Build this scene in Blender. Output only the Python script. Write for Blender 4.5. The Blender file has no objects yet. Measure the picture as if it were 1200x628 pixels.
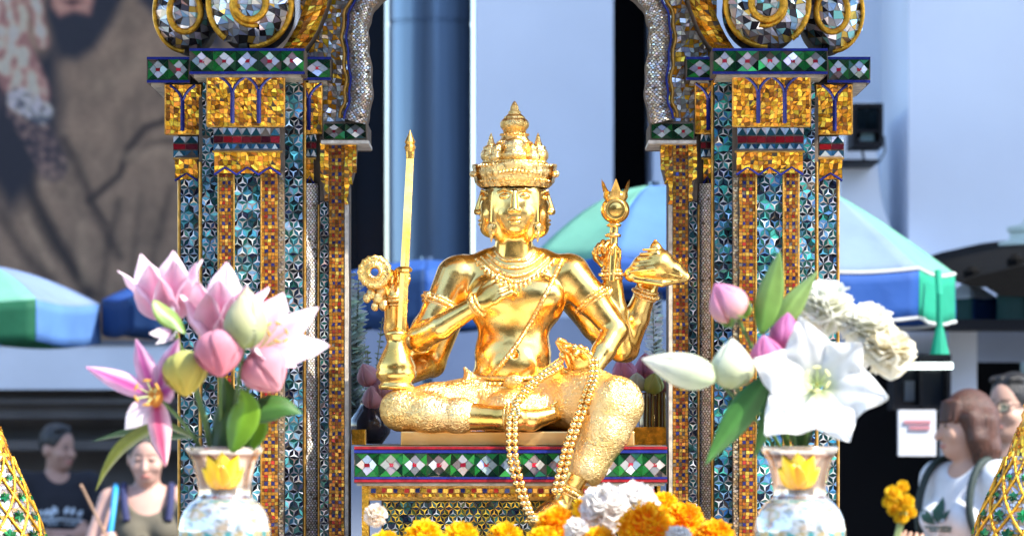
import bpy, bmesh, math, random
import numpy as np
from mathutils import Vector, Matrix, noise as mnoise

# ------------------------------------------------------------------ basics
K = 0.00025          # metres per photo pixel per metre of distance
EYE = 1.6
CAM_Y = -8.0
scene = bpy.context.scene
COL = scene.collection
R = math.radians


D_OFF = 0.0


def P(px, py, D):
    """a point of the place at distance D from the camera plane"""
    D = D + D_OFF
    return Vector(((px - 600.0) * K * D, D + CAM_Y, EYE - (py - 500.0) * K * D))


def tag(o, label=None, cat=None, group=None, kind=None):
    if label: o['label'] = label
    if cat: o['category'] = cat
    if group: o['group'] = group
    if kind: o['kind'] = kind
    return o


def empty(name, loc, label, cat, group=None):
    o = bpy.data.objects.new(name, None)
    o.empty_display_size = 0.05
    o.location = loc
    COL.objects.link(o)
    return tag(o, label, cat, group)


def wloc(o):
    v = Vector((0, 0, 0))
    while o is not None:
        v += o.location
        o = o.parent
    return v


def link(name, me, mat, parent=None, loc=None):
    """me in world coordinates when loc is None and parent is given"""
    o = bpy.data.objects.new(name, me)
    COL.objects.link(o)
    mats = mat if isinstance(mat, (list, tuple)) else [mat]
    for m in mats:
        me.materials.append(m)
    if parent is not None:
        o.parent = parent
        if loc is None:
            off = wloc(parent)
            me.transform(Matrix.Translation(-off))
    if loc is not None:
        o.location = loc
    return o


class MB:
    """collects polygons with a colour per polygon corner, links as ONE mesh"""

    def __init__(self):
        self.v = []; self.f = []; self.c = []; self.mi = []

    def poly(self, pts, col=(1, 1, 1), mi=0):
        n = len(self.v)
        self.v.extend([tuple(p) for p in pts])
        self.f.append(tuple(range(n, n + len(pts))))
        if len(pts) and isinstance(col[0], (tuple, list)):
            self.c.append(list(col))
        else:
            self.c.append([tuple(col)] * len(pts))
        self.mi.append(mi)

    def grid(self, pts, cols=(1, 1, 1), closed=False, mi=0):
        """pts[i][j]; cols a colour or cols[i][j]"""
        n0 = len(self.v); ni = len(pts); nj = len(pts[0])
        for row in pts:
            self.v.extend([tuple(p) for p in row])
        cc = isinstance(cols, list)
        for i in range(ni - 1):
            for j in range(nj if closed else nj - 1):
                j2 = (j + 1) % nj
                self.f.append((n0 + i * nj + j, n0 + i * nj + j2, n0 + (i + 1) * nj + j2, n0 + (i + 1) * nj + j))
                if cc:
                    self.c.append([cols[i][j], cols[i][j2], cols[i + 1][j2], cols[i + 1][j]])
                else:
                    self.c.append([cols] * 4)
                self.mi.append(mi)

    def box(self, lo, hi, col=(1, 1, 1), mi=0, taper=None):
        x0, y0, z0 = lo; x1, y1, z1 = hi
        v = [(x0, y0, z0), (x1, y0, z0), (x1, y1, z0), (x0, y1, z0), (x0, y0, z1), (x1, y0, z1), (x1, y1, z1), (x0, y1, z1)]
        n = len(self.v); self.v.extend(v)
        for q in ((3, 2, 1, 0), (4, 5, 6, 7), (0, 1, 5, 4), (1, 2, 6, 5), (2, 3, 7, 6), (3, 0, 4, 7)):
            self.f.append(tuple(n + i for i in q)); self.c.append([col] * 4); self.mi.append(mi)

    def tube(self, path, rad, seg=8, col=(1, 1, 1), mi=0, cap=True):
        pts = [Vector(p) for p in path]
        n = len(pts)
        if not isinstance(rad, (list, tuple)): rad = [rad] * n
        rows = []
        up = None
        for i, p in enumerate(pts):
            t = (pts[min(i + 1, n - 1)] - pts[max(i - 1, 0)])
            if t.length < 1e-9: t = Vector((0, 0, 1))
            t.normalize()
            if up is None:
                a = Vector((0, 0, 1)) if abs(t.z) < 0.9 else Vector((0, 1, 0))
                up = (a - t * a.dot(t)).normalized()
            else:
                up = (up - t * up.dot(t)).normalized()
            b = t.cross(up)
            rows.append([p + (up * math.cos(2 * math.pi * k / seg) + b * math.sin(2 * math.pi * k / seg)) * rad[i] for k in range(seg)])
        cols = col
        self.grid(rows, cols, closed=True, mi=mi)
        if cap:
            c0 = col if not isinstance(col, list) else col[0][0]
            c1 = col if not isinstance(col, list) else col[-1][0]
            self.poly(rows[0], c0, mi); self.poly(rows[-1][::-1], c1, mi)

    def lathe(self, prof, centre, seg=40, col=None, mi=0, fn=None):
        """prof: (r, z[, colour]) about the vertical through centre"""
        c = Vector(centre); rows = []; cols = []
        for q in prof:
            r, z = q[0], q[1]
            row = []; cr = []
            for k in range(seg):
                a = 2 * math.pi * k / seg
                rr = r if fn is None else fn(r, z, a)
                row.append((c.x + rr * math.cos(a), c.y + rr * math.sin(a), c.z + z))
                cr.append(q[2] if len(q) > 2 else (col or (1, 1, 1)))
            rows.append(row); cols.append(cr)
        self.grid(rows, cols, closed=True, mi=mi)

    def ball(self, c, r, col=(1, 1, 1), seg=8, rings=6, scale=(1, 1, 1), mi=0):
        rows = []
        for i in range(rings + 1):
            t = math.pi * i / rings
            rr = max(math.sin(t), 1e-3)
            rows.append([(c[0] + r * scale[0] * rr * math.cos(2 * math.pi * k / seg), c[1] + r * scale[1] * rr * math.sin(2 * math.pi * k / seg), c[2] - r * scale[2] * math.cos(t)) for k in range(seg)])
        self.grid(rows, col, closed=True, mi=mi)

    def build(self, name, mat, parent=None, smooth=False, merge=0.0, solid=0.0, subsurf=0, loc=None):
        me = bpy.data.meshes.new(name)
        me.from_pydata(self.v, [], self.f)
        at = me.color_attributes.new('Col', 'FLOAT_COLOR', 'CORNER')
        flat = np.ones((sum(len(c) for c in self.c), 4), dtype=np.float32)
        i = 0
        for c in self.c:
            for q in c:
                flat[i, :3] = q[:3]; i += 1
        at.data.foreach_set('color', flat.ravel())
        if any(self.mi):
            me.polygons.foreach_set('material_index', self.mi)
        if smooth:
            me.polygons.foreach_set('use_smooth', [True] * len(me.polygons))
        if merge > 0:
            bm = bmesh.new(); bm.from_mesh(me)
            bmesh.ops.remove_doubles(bm, verts=bm.verts, dist=merge)
            bmesh.ops.recalc_face_normals(bm, faces=bm.faces)
            bm.to_mesh(me); bm.free()
        me.update()
        o = link(name, me, mat, parent, loc)
        if solid:
            m = o.modifiers.new('thickness', 'SOLIDIFY'); m.thickness = solid; m.offset = 0
        if subsurf:
            m = o.modifiers.new('subdivision', 'SUBSURF'); m.levels = subsurf; m.render_levels = subsurf
        return o


# ------------------------------------------------------------------ materials
def srgb(r, g, b):
    f = lambda c: (c / 12.92 if c <= 0.04045 else ((c + 0.055) / 1.055) ** 2.4)
    return (f(r / 255), f(g / 255), f(b / 255))


def new_mat(name):
    m = bpy.data.materials.new(name); m.use_nodes = True
    nt = m.node_tree
    b = nt.nodes['Principled BSDF']
    return m, nt, b


def mat(name, col=None, rough=0.6, metal=0.0, attr=False, noise=0.0, nscale=8.0, bump=0.0, bscale=30.0, bdist=0.01,
        trans=0.0, spec=0.5, coat=0.0, emit=None, stretch=None, bkind='noise', rnoise=0.0):
    m, nt, b = new_mat(name)
    L = nt.links.new
    b.inputs['Roughness'].default_value = rough
    b.inputs['Metallic'].default_value = metal
    b.inputs['Specular IOR Level'].default_value = spec
    b.inputs['Coat Weight'].default_value = coat
    tc = nt.nodes.new('ShaderNodeTexCoord')
    mp = nt.nodes.new('ShaderNodeMapping'); L(tc.outputs['Object'], mp.inputs['Vector'])
    if stretch: mp.inputs['Scale'].default_value = stretch
    if attr:
        a = nt.nodes.new('ShaderNodeAttribute'); a.attribute_name = 'Col'
        src = a.outputs['Color']
    else:
        rgb = nt.nodes.new('ShaderNodeRGB'); rgb.outputs[0].default_value = (*col, 1)
        src = rgb.outputs[0]
    if noise > 0:
        n = nt.nodes.new('ShaderNodeTexNoise'); n.inputs['Scale'].default_value = nscale
        n.inputs['Detail'].default_value = 6; L(mp.outputs[0], n.inputs['Vector'])
        mr = nt.nodes.new('ShaderNodeMapRange')
        mr.inputs[1].default_value = 0.3; mr.inputs[2].default_value = 0.7
        mr.inputs[3].default_value = 1 - noise; mr.inputs[4].default_value = 1 + noise * 0.6
        L(n.outputs[0], mr.inputs[0])
        mx = nt.nodes.new('ShaderNodeMix'); mx.data_type = 'RGBA'; mx.blend_type = 'MULTIPLY'
        mx.inputs[0].default_value = 1
        L(src, mx.inputs[6]); L(mr.outputs[0], mx.inputs[7])
        src = mx.outputs[2]
    L(src, b.inputs['Base Color'])
    if rnoise > 0:
        n = nt.nodes.new('ShaderNodeTexNoise'); n.inputs['Scale'].default_value = nscale * 2.3
        n.inputs['Detail'].default_value = 4; L(mp.outputs[0], n.inputs['Vector'])
        mr = nt.nodes.new('ShaderNodeMapRange')
        mr.inputs[1].default_value = 0.3; mr.inputs[2].default_value = 0.7
        mr.inputs[3].default_value = max(rough - rnoise, 0.02); mr.inputs[4].default_value = rough + rnoise
        L(n.outputs[0], mr.inputs[0]); L(mr.outputs[0], b.inputs['Roughness'])
    if bump > 0:
        if bkind == 'noise':
            n = nt.nodes.new('ShaderNodeTexNoise'); n.inputs['Scale'].default_value = bscale; n.inputs['Detail'].default_value = 5
            out = n.outputs[0]
        else:
            n = nt.nodes.new('ShaderNodeTexVoronoi'); n.inputs['Scale'].default_value = bscale
            n.feature = bkind
            out = n.outputs['Distance']
        L(mp.outputs[0], n.inputs['Vector'])
        bp = nt.nodes.new('ShaderNodeBump'); bp.inputs['Strength'].default_value = bump; bp.inputs['Distance'].default_value = bdist
        L(out, bp.inputs['Height']); L(bp.outputs[0], b.inputs['Normal'])
    if trans > 0:
        tr = nt.nodes.new('ShaderNodeBsdfTranslucent'); L(src, tr.inputs['Color'])
        ms = nt.nodes.new('ShaderNodeMixShader'); ms.inputs[0].default_value = trans
        L(b.outputs[0], ms.inputs[1]); L(tr.outputs[0], ms.inputs[2])
        L(ms.outputs[0], nt.nodes['Material Output'].inputs['Surface'])
    if emit:
        b.inputs['Emission Color'].default_value = (*emit[:3], 1); b.inputs['Emission Strength'].default_value = emit[3]
    return m


# ------------------------------------------------------------------ signed distance modelling
class Field:
    def __init__(self, lo, hi, h):
        self.lo = np.array(lo, float); self.h = h
        self.n = np.ceil((np.array(hi, float) - self.lo) / h).astype(int) + 1
        self.f = np.full(self.n, 1e3, dtype=np.float32)
        self.ax = [(self.lo[i] + h * np.arange(self.n[i])).astype(np.float32) for i in range(3)]

    def _sub(self, lo, hi):
        a = np.clip(np.floor((np.array(lo) - self.lo) / self.h).astype(int), 0, self.n)
        b = np.clip(np.ceil((np.array(hi) - self.lo) / self.h).astype(int) + 1, 0, self.n)
        sl = tuple(slice(a[i], b[i]) for i in range(3))
        X = self.ax[0][sl[0]][:, None, None]; Y = self.ax[1][sl[1]][None, :, None]; Z = self.ax[2][sl[2]][None, None, :]
        return sl, X, Y, Z

    def _mix(self, sl, d, k, op):
        g = self.f[sl]
        if op == 'add':
            if k > 0:
                hh = np.clip(0.5 + 0.5 * (g - d) / k, 0, 1)
                self.f[sl] = g * (1 - hh) + d * hh - k * hh * (1 - hh)
            else:
                self.f[sl] = np.minimum(g, d)
        else:
            if k > 0:
                hh = np.clip(0.5 - 0.5 * (g + d) / k, 0, 1)
                self.f[sl] = g * (1 - hh) - d * hh + k * hh * (1 - hh)
            else:
                self.f[sl] = np.maximum(g, -d)

    def cone(self, a, b, ra, rb, k=0.0, op='add', flat=1.0):
        a = np.array(a, float); b = np.array(b, float)
        m = max(ra, rb) + k + 2 * self.h
        sl, X, Y, Z = self._sub(np.minimum(a, b) - m, np.maximum(a, b) + m)
        if 0 in [s.stop - s.start for s in sl]: return
        ab = b - a; L2 = float(ab @ ab) + 1e-12
        t = np.clip(((X - a[0]) * ab[0] + (Y - a[1]) * ab[1] + (Z - a[2]) * ab[2]) / L2, 0, 1)
        d = np.sqrt((X - a[0] - t * ab[0]) ** 2 + (Y - a[1] - t * ab[1]) ** 2 + (Z - a[2] - t * ab[2]) ** 2) - (ra + (rb - ra) * t)
        self._mix(sl, d, k, op)

    def chain(self, pts, k=0.0, op='add'):
        for p, q in zip(pts[:-1], pts[1:]):
            self.cone(p[:3], q[:3], p[3], q[3], k, op)

    def ell(self, c, r, k=0.0, op='add', rot=None):
        c = np.array(c, float); r = np.array(r, float)
        m = max(r) + k + 2 * self.h
        sl, X, Y, Z = self._sub(c - m, c + m)
        if 0 in [s.stop - s.start for s in sl]: return
        x, y, z = X - c[0], Y - c[1], Z - c[2]
        if rot is not None:
            M = np.array(rot)      # rows are the ellipsoid axes
            x, y, z = (M[0, 0] * x + M[0, 1] * y + M[0, 2] * z, M[1, 0] * x + M[1, 1] * y + M[1, 2] * z, M[2, 0] * x + M[2, 1] * y + M[2, 2] * z)
        k0 = np.sqrt((x / r[0]) ** 2 + (y / r[1]) ** 2 + (z / r[2]) ** 2)
        k1 = np.sqrt((x / r[0] ** 2) ** 2 + (y / r[1] ** 2) ** 2 + (z / r[2] ** 2) ** 2) + 1e-9
        d = k0 * (k0 - 1.0) / k1
        self._mix(sl, d, k, op)

    def cut_z(self, z, above=True):
        """remove everything above (or below) a level"""
        d = (self.ax[2][None, None, :] - z) if above else (z - self.ax[2][None, None, :])
        self.f = np.maximum(self.f, d)

    def front(self, x, z, default=0.0):
        """the surface y nearest the viewer (smallest y) at x, z"""
        i = int(round((x - self.lo[0]) / self.h)); k = int(round((z - self.lo[2]) / self.h))
        if not (0 <= i < self.n[0] and 0 <= k < self.n[2]): return default
        col = self.f[i, :, k]
        w = np.nonzero(col < 0)[0]
        if len(w) == 0: return default
        j = w[0]
        if j == 0: return float(self.ax[1][0])
        t = col[j - 1] / (col[j - 1] - col[j])
        return float(self.ax[1][j - 1] + t * self.h)

    def mesh(self, name, scale=1.0, off=(0, 0, 0)):
        f = self.f
        ins = f < 0
        nx, ny, nz = f.shape
        cnt = np.zeros((nx - 1, ny - 1, nz - 1), np.int8)
        for dx in (0, 1):
            for dy in (0, 1):
                for dz in (0, 1):
                    cnt += ins[dx:nx - 1 + dx, dy:ny - 1 + dy, dz:nz - 1 + dz]
        I, J, Kk = np.nonzero((cnt > 0) & (cnt < 8))
        idx = np.full((nx - 1, ny - 1, nz - 1), -1, np.int32)
        idx[I, J, Kk] = np.arange(len(I))
        acc = np.zeros((len(I), 3)); num = np.zeros(len(I))
        corners = [(a, b, c) for a in (0, 1) for b in (0, 1) for c in (0, 1)]
        for a in corners:
            for ax in range(3):
                if a[ax] == 0:
                    b = list(a); b[ax] = 1
                    fa = f[I + a[0], J + a[1], Kk + a[2]].astype(float); fb = f[I + b[0], J + b[1], Kk + b[2]].astype(float)
                    w = (fa < 0) != (fb < 0)
                    t = np.where(w, fa / np.where(w, fa - fb, 1), 0)
                    pos = np.array(a, float)[None, :].repeat(len(I), 0); pos[:, ax] += t
                    acc[w] += pos[w]; num[w] += 1
        V = (np.stack([I, J, Kk], 1) + acc / num[:, None]) * self.h + self.lo
        V = V * scale + np.array(off)
        quads = []
        for ax in range(3):
            s = [slice(None)] * 3; e = [slice(None)] * 3
            s[ax] = slice(0, -1); e[ax] = slice(1, None)
            A = ins[tuple(s)]; B = ins[tuple(e)]
            o1, o2 = [(1, 2), (2, 0), (0, 1)][ax]
            E = np.nonzero(A != B)
            E = np.stack(E, 1)
            ok = (E[:, o1] > 0) & (E[:, o2] > 0) & (E[:, o1] < f.shape[o1] - 1) & (E[:, o2] < f.shape[o2] - 1)
            E = E[ok]
            def at(d1, d2):
                q = E.copy(); q[:, o1] += d1; q[:, o2] += d2
                return idx[q[:, 0], q[:, 1], q[:, 2]]
            q = np.stack([at(-1, -1), at(0, -1), at(0, 0), at(-1, 0)], 1)
            fl = ~A[E[:, 0], E[:, 1], E[:, 2]]
            q[fl] = q[fl][:, ::-1]
            quads.append(q)
        Q = np.concatenate(quads)
        Q = Q[(Q >= 0).all(1)]
        me = bpy.data.meshes.new(name)
        me.vertices.add(len(V)); me.vertices.foreach_set('co', V.astype(np.float32).ravel())
        me.loops.add(len(Q) * 4); me.loops.foreach_set('vertex_index', Q.astype(np.int32).ravel())
        me.polygons.add(len(Q)); me.polygons.foreach_set('loop_start', np.arange(0, len(Q) * 4, 4, dtype=np.int32))
        me.polygons.foreach_set('loop_total', np.full(len(Q), 4, dtype=np.int32))
        me.update(calc_edges=True)
        me.polygons.foreach_set('use_smooth', np.ones(len(Q), dtype=bool))
        return me
# ------------------------------------------------------------------ the gilded statue (modelled in units of 2 mm)
def gold_mat(name, base=(0.94, 0.575, 0.155), rough=0.25, bump=0.12, bscale=60, fine=0.0, rn=0.1):
    m, nt, b = new_mat(name)
    L = nt.links.new
    b.inputs['Metallic'].default_value = 1.0
    tc = nt.nodes.new('ShaderNodeTexCoord')
    n = nt.nodes.new('ShaderNodeTexNoise'); n.inputs['Scale'].default_value = 9; n.inputs['Detail'].default_value = 7
    L(tc.outputs['Object'], n.inputs['Vector'])
    cr = nt.nodes.new('ShaderNodeValToRGB')
    cr.color_ramp.elements[0].position = 0.32; cr.color_ramp.elements[0].color = (base[0] * 0.93, base[1] * 0.84, base[2] * 0.62, 1)
    cr.color_ramp.elements[1].position = 0.62; cr.color_ramp.elements[1].color = (base[0], base[1] * 1.05, base[2] * 1.25, 1)
    L(n.outputs[0], cr.inputs[0]); L(cr.outputs[0], b.inputs['Base Color'])
    n2 = nt.nodes.new('ShaderNodeTexNoise'); n2.inputs['Scale'].default_value = 28; n2.inputs['Detail'].default_value = 8; n2.inputs['Roughness'].default_value = 0.65
    L(tc.outputs['Object'], n2.inputs['Vector'])
    mr = nt.nodes.new('ShaderNodeMapRange'); mr.inputs[1].default_value = 0.3; mr.inputs[2].default_value = 0.7
    mr.inputs[3].default_value = max(rough - rn, 0.05); mr.inputs[4].default_value = rough + rn
    L(n2.outputs[0], mr.inputs[0]); L(mr.outputs[0], b.inputs['Roughness'])
    n3 = nt.nodes.new('ShaderNodeTexNoise'); n3.inputs['Scale'].default_value = bscale; n3.inputs['Detail'].default_value = 3
    L(tc.outputs['Object'], n3.inputs['Vector'])
    bp = nt.nodes.new('ShaderNodeBump'); bp.inputs['Strength'].default_value = bump; bp.inputs['Distance'].default_value = 0.004
    L(n3.outputs[0], bp.inputs['Height'])
    last = bp
    if fine > 0:      # engraved brocade: two layers of cells and curls
        v = nt.nodes.new('ShaderNodeTexVoronoi'); v.inputs['Scale'].default_value = 120; v.feature = 'F1'
        nn = nt.nodes.new('ShaderNodeTexNoise'); nn.inputs['Scale'].default_value = 22; nn.inputs['Detail'].default_value = 2
        L(tc.outputs['Object'], nn.inputs['Vector'])
        ad = nt.nodes.new('ShaderNodeMix'); ad.data_type = 'RGBA'; ad.blend_type = 'LINEAR_LIGHT'; ad.inputs[0].default_value = 0.06
        L(tc.outputs['Object'], ad.inputs[6]); L(nn.outputs[1], ad.inputs[7]); L(ad.outputs[2], v.inputs['Vector'])
        w = nt.nodes.new('ShaderNodeMath'); w.operation = 'SINE'
        m2 = nt.nodes.new('ShaderNodeMath'); m2.operation = 'MULTIPLY'; m2.inputs[1].default_value = 9
        L(v.outputs['Distance'], m2.inputs[0]); L(m2.outputs[0], w.inputs[0])
        b2 = nt.nodes.new('ShaderNodeBump'); b2.inputs['Strength'].default_value = fine; b2.inputs['Distance'].default_value = 0.0035
        L(w.outputs[0], b2.inputs['Height']); L(bp.outputs[0], b2.inputs['Normal'])
        last = b2
    L(last.outputs[0], b.inputs['Normal'])
    return m


M_GOLD = gold_mat('polished_gold')
M_GOLD_FINE = gold_mat('engraved_gold', rough=0.33, fine=0.38, base=(0.97, 0.66, 0.25))
M_GOLD_ORN = gold_mat('ornament_gold', rough=0.28, fine=0.3, base=(0.95, 0.62, 0.21))
M_GOLD_FLAT = gold_mat('gold_slab', rough=0.42, bump=0.06, base=(0.95, 0.58, 0.2))


def S(px, py, d):
    return (px - 600.0, -float(d), 500.0 - py)


SS = 0.002
SOFF = (0, 0, EYE)


def SW(px, py, d):
    p = S(px, py, d)
    return Vector((p[0] * SS, p[1] * SS, p[2] * SS + EYE))


def nrm(v):
    v = np.array(v, float); return v / np.linalg.norm(v)


def hand(F, wrist, fdir, normal, Lp, curls, thumb=1, tcurl=0.5, spread=0.0, k=1.2, rad=1.0):
    """palm and five bent fingers; wrist in field units, fingers curl towards normal"""
    w = np.array(wrist, float); f = nrm(fdir); n = np.array(normal, float); n = nrm(n - f * (n @ f)); s = np.cross(f, n)
    F.ell(w + f * 0.5 * Lp, (0.62 * Lp, 0.46 * Lp, 0.22 * Lp), k=0.25 * Lp, rot=[f, s, n])
    lens = [0.92, 1.04, 0.98, 0.78]
    for i in range(4):
        c = curls[i] if isinstance(curls[0], (list, tuple)) else curls
        off = (i - 1.5)
        p = w + f * (0.93 - 0.04 * off * off) * Lp + s * off * 0.245 * Lp
        d0 = nrm(f + s * off * spread)
        a = 0; q = p - f * 0.3 * Lp; pts = [(q[0], q[1], q[2], 0.125 * Lp * rad)]
        for j, ln in enumerate((0.46, 0.32, 0.25)):
            a += c[j]
            pts.append((*p, (0.125 - 0.012 * j) * Lp * rad))
            p = p + (d0 * math.cos(a) + n * math.sin(a)) * ln * lens[i] * Lp
        pts.append((*p, 0.078 * Lp * rad))
        F.chain(pts, k=k)
    tb = w + f * 0.28 * Lp + s * (-thumb) * 0.36 * Lp + n * 0.08 * Lp
    td = nrm(f * 0.75 - s * thumb * 0.65 + n * 0.35)
    t1 = tb + td * 0.42 * Lp
    td2 = nrm(f * 0.9 + n * tcurl - s * thumb * (0.3 - tcurl * 0.5))
    t2 = t1 + td2 * 0.34 * Lp
    F.chain([(*tb, 0.17 * Lp), (*t1, 0.135 * Lp), (*t2, 0.09 * Lp)], k=k * 2)


statue = empty('deity_statue', SW(605, 522, 0), 'gilded four faced many armed deity statue seated on the mosaic pedestal between the two pillars', 'statue')

# ---- body
B = Field((-185, -150, -115), (215, 75, 228), 1.25)
B.ell(S(602, 464, -6), (64, 44, 42), k=0)
B.ell(S(601, 415, 0), (45, 37, 48), k=14)
B.ell(S(604, 352, 0), (58, 39, 46), k=16)
B.cone(S(545, 322, -4), S(664, 322, -4), 24, 24, k=16)
B.cone(S(575, 306, -6), S(633, 306, -6), 15, 15, k=14)
B.cone(S(602, 306, -2), S(603, 262, 4), 23, 20, k=10)
B.ell(S(577, 347, 27), (27, 14, 19), k=10)
B.ell(S(632, 347, 27), (27, 14, 19), k=10)
B.ell(S(603, 430, 30), (26, 10, 16), k=12)
B.ell(S(603, 416, 39), (3.5, 4, 4), k=3, op='sub')
# viewer's left front arm, hand closed on the chest
B.chain([(*S(534, 324, 2), 23.5), (*S(515, 362, 10), 18), (*S(491, 398, 22), 14.5)], k=8)
B.chain([(*S(491, 398, 22), 14.5), (*S(518, 384, 44), 14.5), (*S(562, 358, 66), 10)], k=4)
hand(B, S(562, 358, 67), (24, -3, 19), (5, 10, -3), 30, (0.5, 0.95, 0.8), thumb=-1, tcurl=0.5, rad=1.25, k=0.8)
# viewer's left rear arms
B.chain([(*S(534, 334, -24), 21), (*S(500, 385, -28), 18), (*S(474, 428, -18), 15)], k=6)
B.chain([(*S(474, 428, -18), 15.5), (*S(464, 385, -4), 14), (*S(462, 350, 6), 11)], k=4)
hand(B, S(462, 350, 6), (3, 0, 26), (4, -10, 0), 28, (1.0, 1.35, 1.0), thumb=1, tcurl=0.9)
B.chain([(*S(536, 340, -34), 20), (*S(505, 425, -28), 16), (*S(476, 440, 18), 12)], k=6)
hand(B, S(480, 442, 22), (-10, -16, 2), (-9, 6, 0), 20, (0.3, 0.5, 0.4), thumb=1)
# viewer's right front arm
B.chain([(*S(668, 323, 2), 24.5), (*S(692, 350, 8), 19), (*S(721, 387, 18), 14.5)], k=8)
B.chain([(*S(721, 387, 18), 14.5), (*S(706, 412, 34), 13.5), (*S(687, 442, 52), 10)], k=4)
hand(B, S(686, 446, 54), (-12, -6, 28), (-5, -9, -3), 31, [(0.1, 0.2, 0.2), (0.2, 0.3, 0.3), (0.4, 0.5, 0.4), (0.55, 0.7, 0.5)], thumb=1, rad=1.2)
# viewer's right rear arms
B.chain([(*S(668, 335, -22), 21), (*S(700, 380, -28), 18), (*S(728, 408, -18), 15)], k=6)
B.chain([(*S(728, 408, -18), 15.5), (*S(720, 362, -2), 14), (*S(717, 318, 4), 10.5)], k=4)
hand(B, S(717, 318, 4), (-1, 0, 26), (-7, -9, 0), 28, (0.9, 1.3, 0.9), thumb=1, tcurl=0.9)
B.chain([(*S(672, 345, -34), 20), (*S(712, 395, -40), 17), (*S(735, 408, -30), 15)], k=6)
B.chain([(*S(733, 408, -30), 16), (*S(746, 372, -16), 15.5), (*S(757, 342, -6), 12)], k=4)
hand(B, S(757, 342, -6), (8, -1, 24), (4, -10, 4), 28, (0.5, 0.8, 0.6), thumb=1, tcurl=0.6)
# bare calf of the folded leg and its foot, bare ankle and foot of the lowered leg
B.chain([(*S(530, 487, 76), 18), (*S(588, 490, 86), 13.5), (*S(606, 490, 88), 12)], k=4)
B.chain([(*S(602, 490, 86), 13), (*S(622, 492, 80), 12), (*S(646, 486, 70), 10)], k=5)
for t in range(5):
    B.cone(S(643 + t, 491 - t * 4.2, 71 + t), S(655 - t * 0.8, 489 - t * 4.4, 70 + t), 3.6 - 0.3 * t, 2.8 - 0.25 * t, k=1.2)
B.chain([(*S(683, 540, 100), 17.5), (*S(668, 564, 98), 13.5), (*S(655, 588, 96), 12.5)], k=4)
B.chain([(*S(655, 590, 92), 15), (*S(643, 600, 110), 14), (*S(628, 606, 128), 10)], k=6)
for t in range(5):
    B.cone(S(640 - t * 5, 603, 126 - t * 1.5), S(636 - t * 5.2, 607, 138 - t * 2.4), 4.2 - 0.35 * t, 3.3 - 0.3 * t, k=1.5)
body = link('body', B.mesh('body', SS, SOFF), M_GOLD, statue)

# ---- trousers of engraved brocade
T = Field((-165, -140, -75), (165, 60, 75), 1.0)
T.ell(S(602, 472, -8), (68, 46, 36), k=0)
T.chain([(*S(572, 470, 8), 33), (*S(508, 477, 40), 26), (*S(472, 480, 54), 22.5)], k=10)
T.chain([(*S(472, 481, 56), 22.5), (*S(505, 485, 70), 20.5), (*S(540, 487, 78), 19)], k=10)
T.chain([(*S(537, 487, 77.5), 20.8), (*S(541, 487, 78), 20.8)], k=1)
T.chain([(*S(640, 468, 8), 38), (*S(690, 470, 60), 36), (*S(718, 474, 96), 31)], k=10)
T.chain([(*S(718, 475, 96), 31), (*S(707, 505, 100), 26.5), (*S(687, 543, 100), 22.5)], k=8)
T.chain([(*S(687, 542, 100), 24), (*S(685.5, 545, 100), 24)], k=1)
T.ell(S(682, 553, 100), (19, 19, 16), k=2, op='sub')
T.ell(S(605, 480, 50), (40, 30, 24), k=12)
# sash folds across the lap and a flare at the hip
for q in range(5):
    T.chain([(*S(556 + q * 3, 448 + q * 5, 30 + q * 5), 4), (*S(605, 458 + q * 6, 46 + q * 6), 4), (*S(648 - q * 2, 446 + q * 6, 34 + q * 5), 4)], k=3)
T.chain([(*S(560, 450, 22), 7), (*S(550, 441, 24), 5), (*S(545, 432, 22), 2)], k=4)
T.cut_z(S(0, 505.5, 0)[2] + 0.0, above=False) if False else None
tme = T.mesh('trousers', SS, SOFF)
# chased floral relief: rosettes and curls standing proud of the cloth
tn = len(tme.vertices); tco = np.zeros(tn * 3, np.float32); tme.vertices.foreach_get('co', tco); tco = tco.reshape(-1, 3)
tno = np.zeros(tn * 3, np.float32); tme.vertices.foreach_get('normal', tno); tno = tno.reshape(-1, 3)
for i in range(tn):
    q = tco[i] * 92.0
    wv = mnoise.noise_vector((q[0] * .6, q[1] * .6, q[2] * .6))
    dd, pp = mnoise.voronoi((q[0] + .35 * wv[0], q[1] + .35 * wv[1], q[2] + .35 * wv[2]))
    e = dd[1] - dd[0]
    a = .5 + .5 * math.cos(dd[0] * 15)
    tco[i] += tno[i] * (.0008 * (a * min(e * 4, 1)) - .0003 * (e < .1))
tme.vertices.foreach_set('co', tco.ravel()); tme.update()
link('trousers', tme, M_GOLD_FINE, statue)

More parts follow.
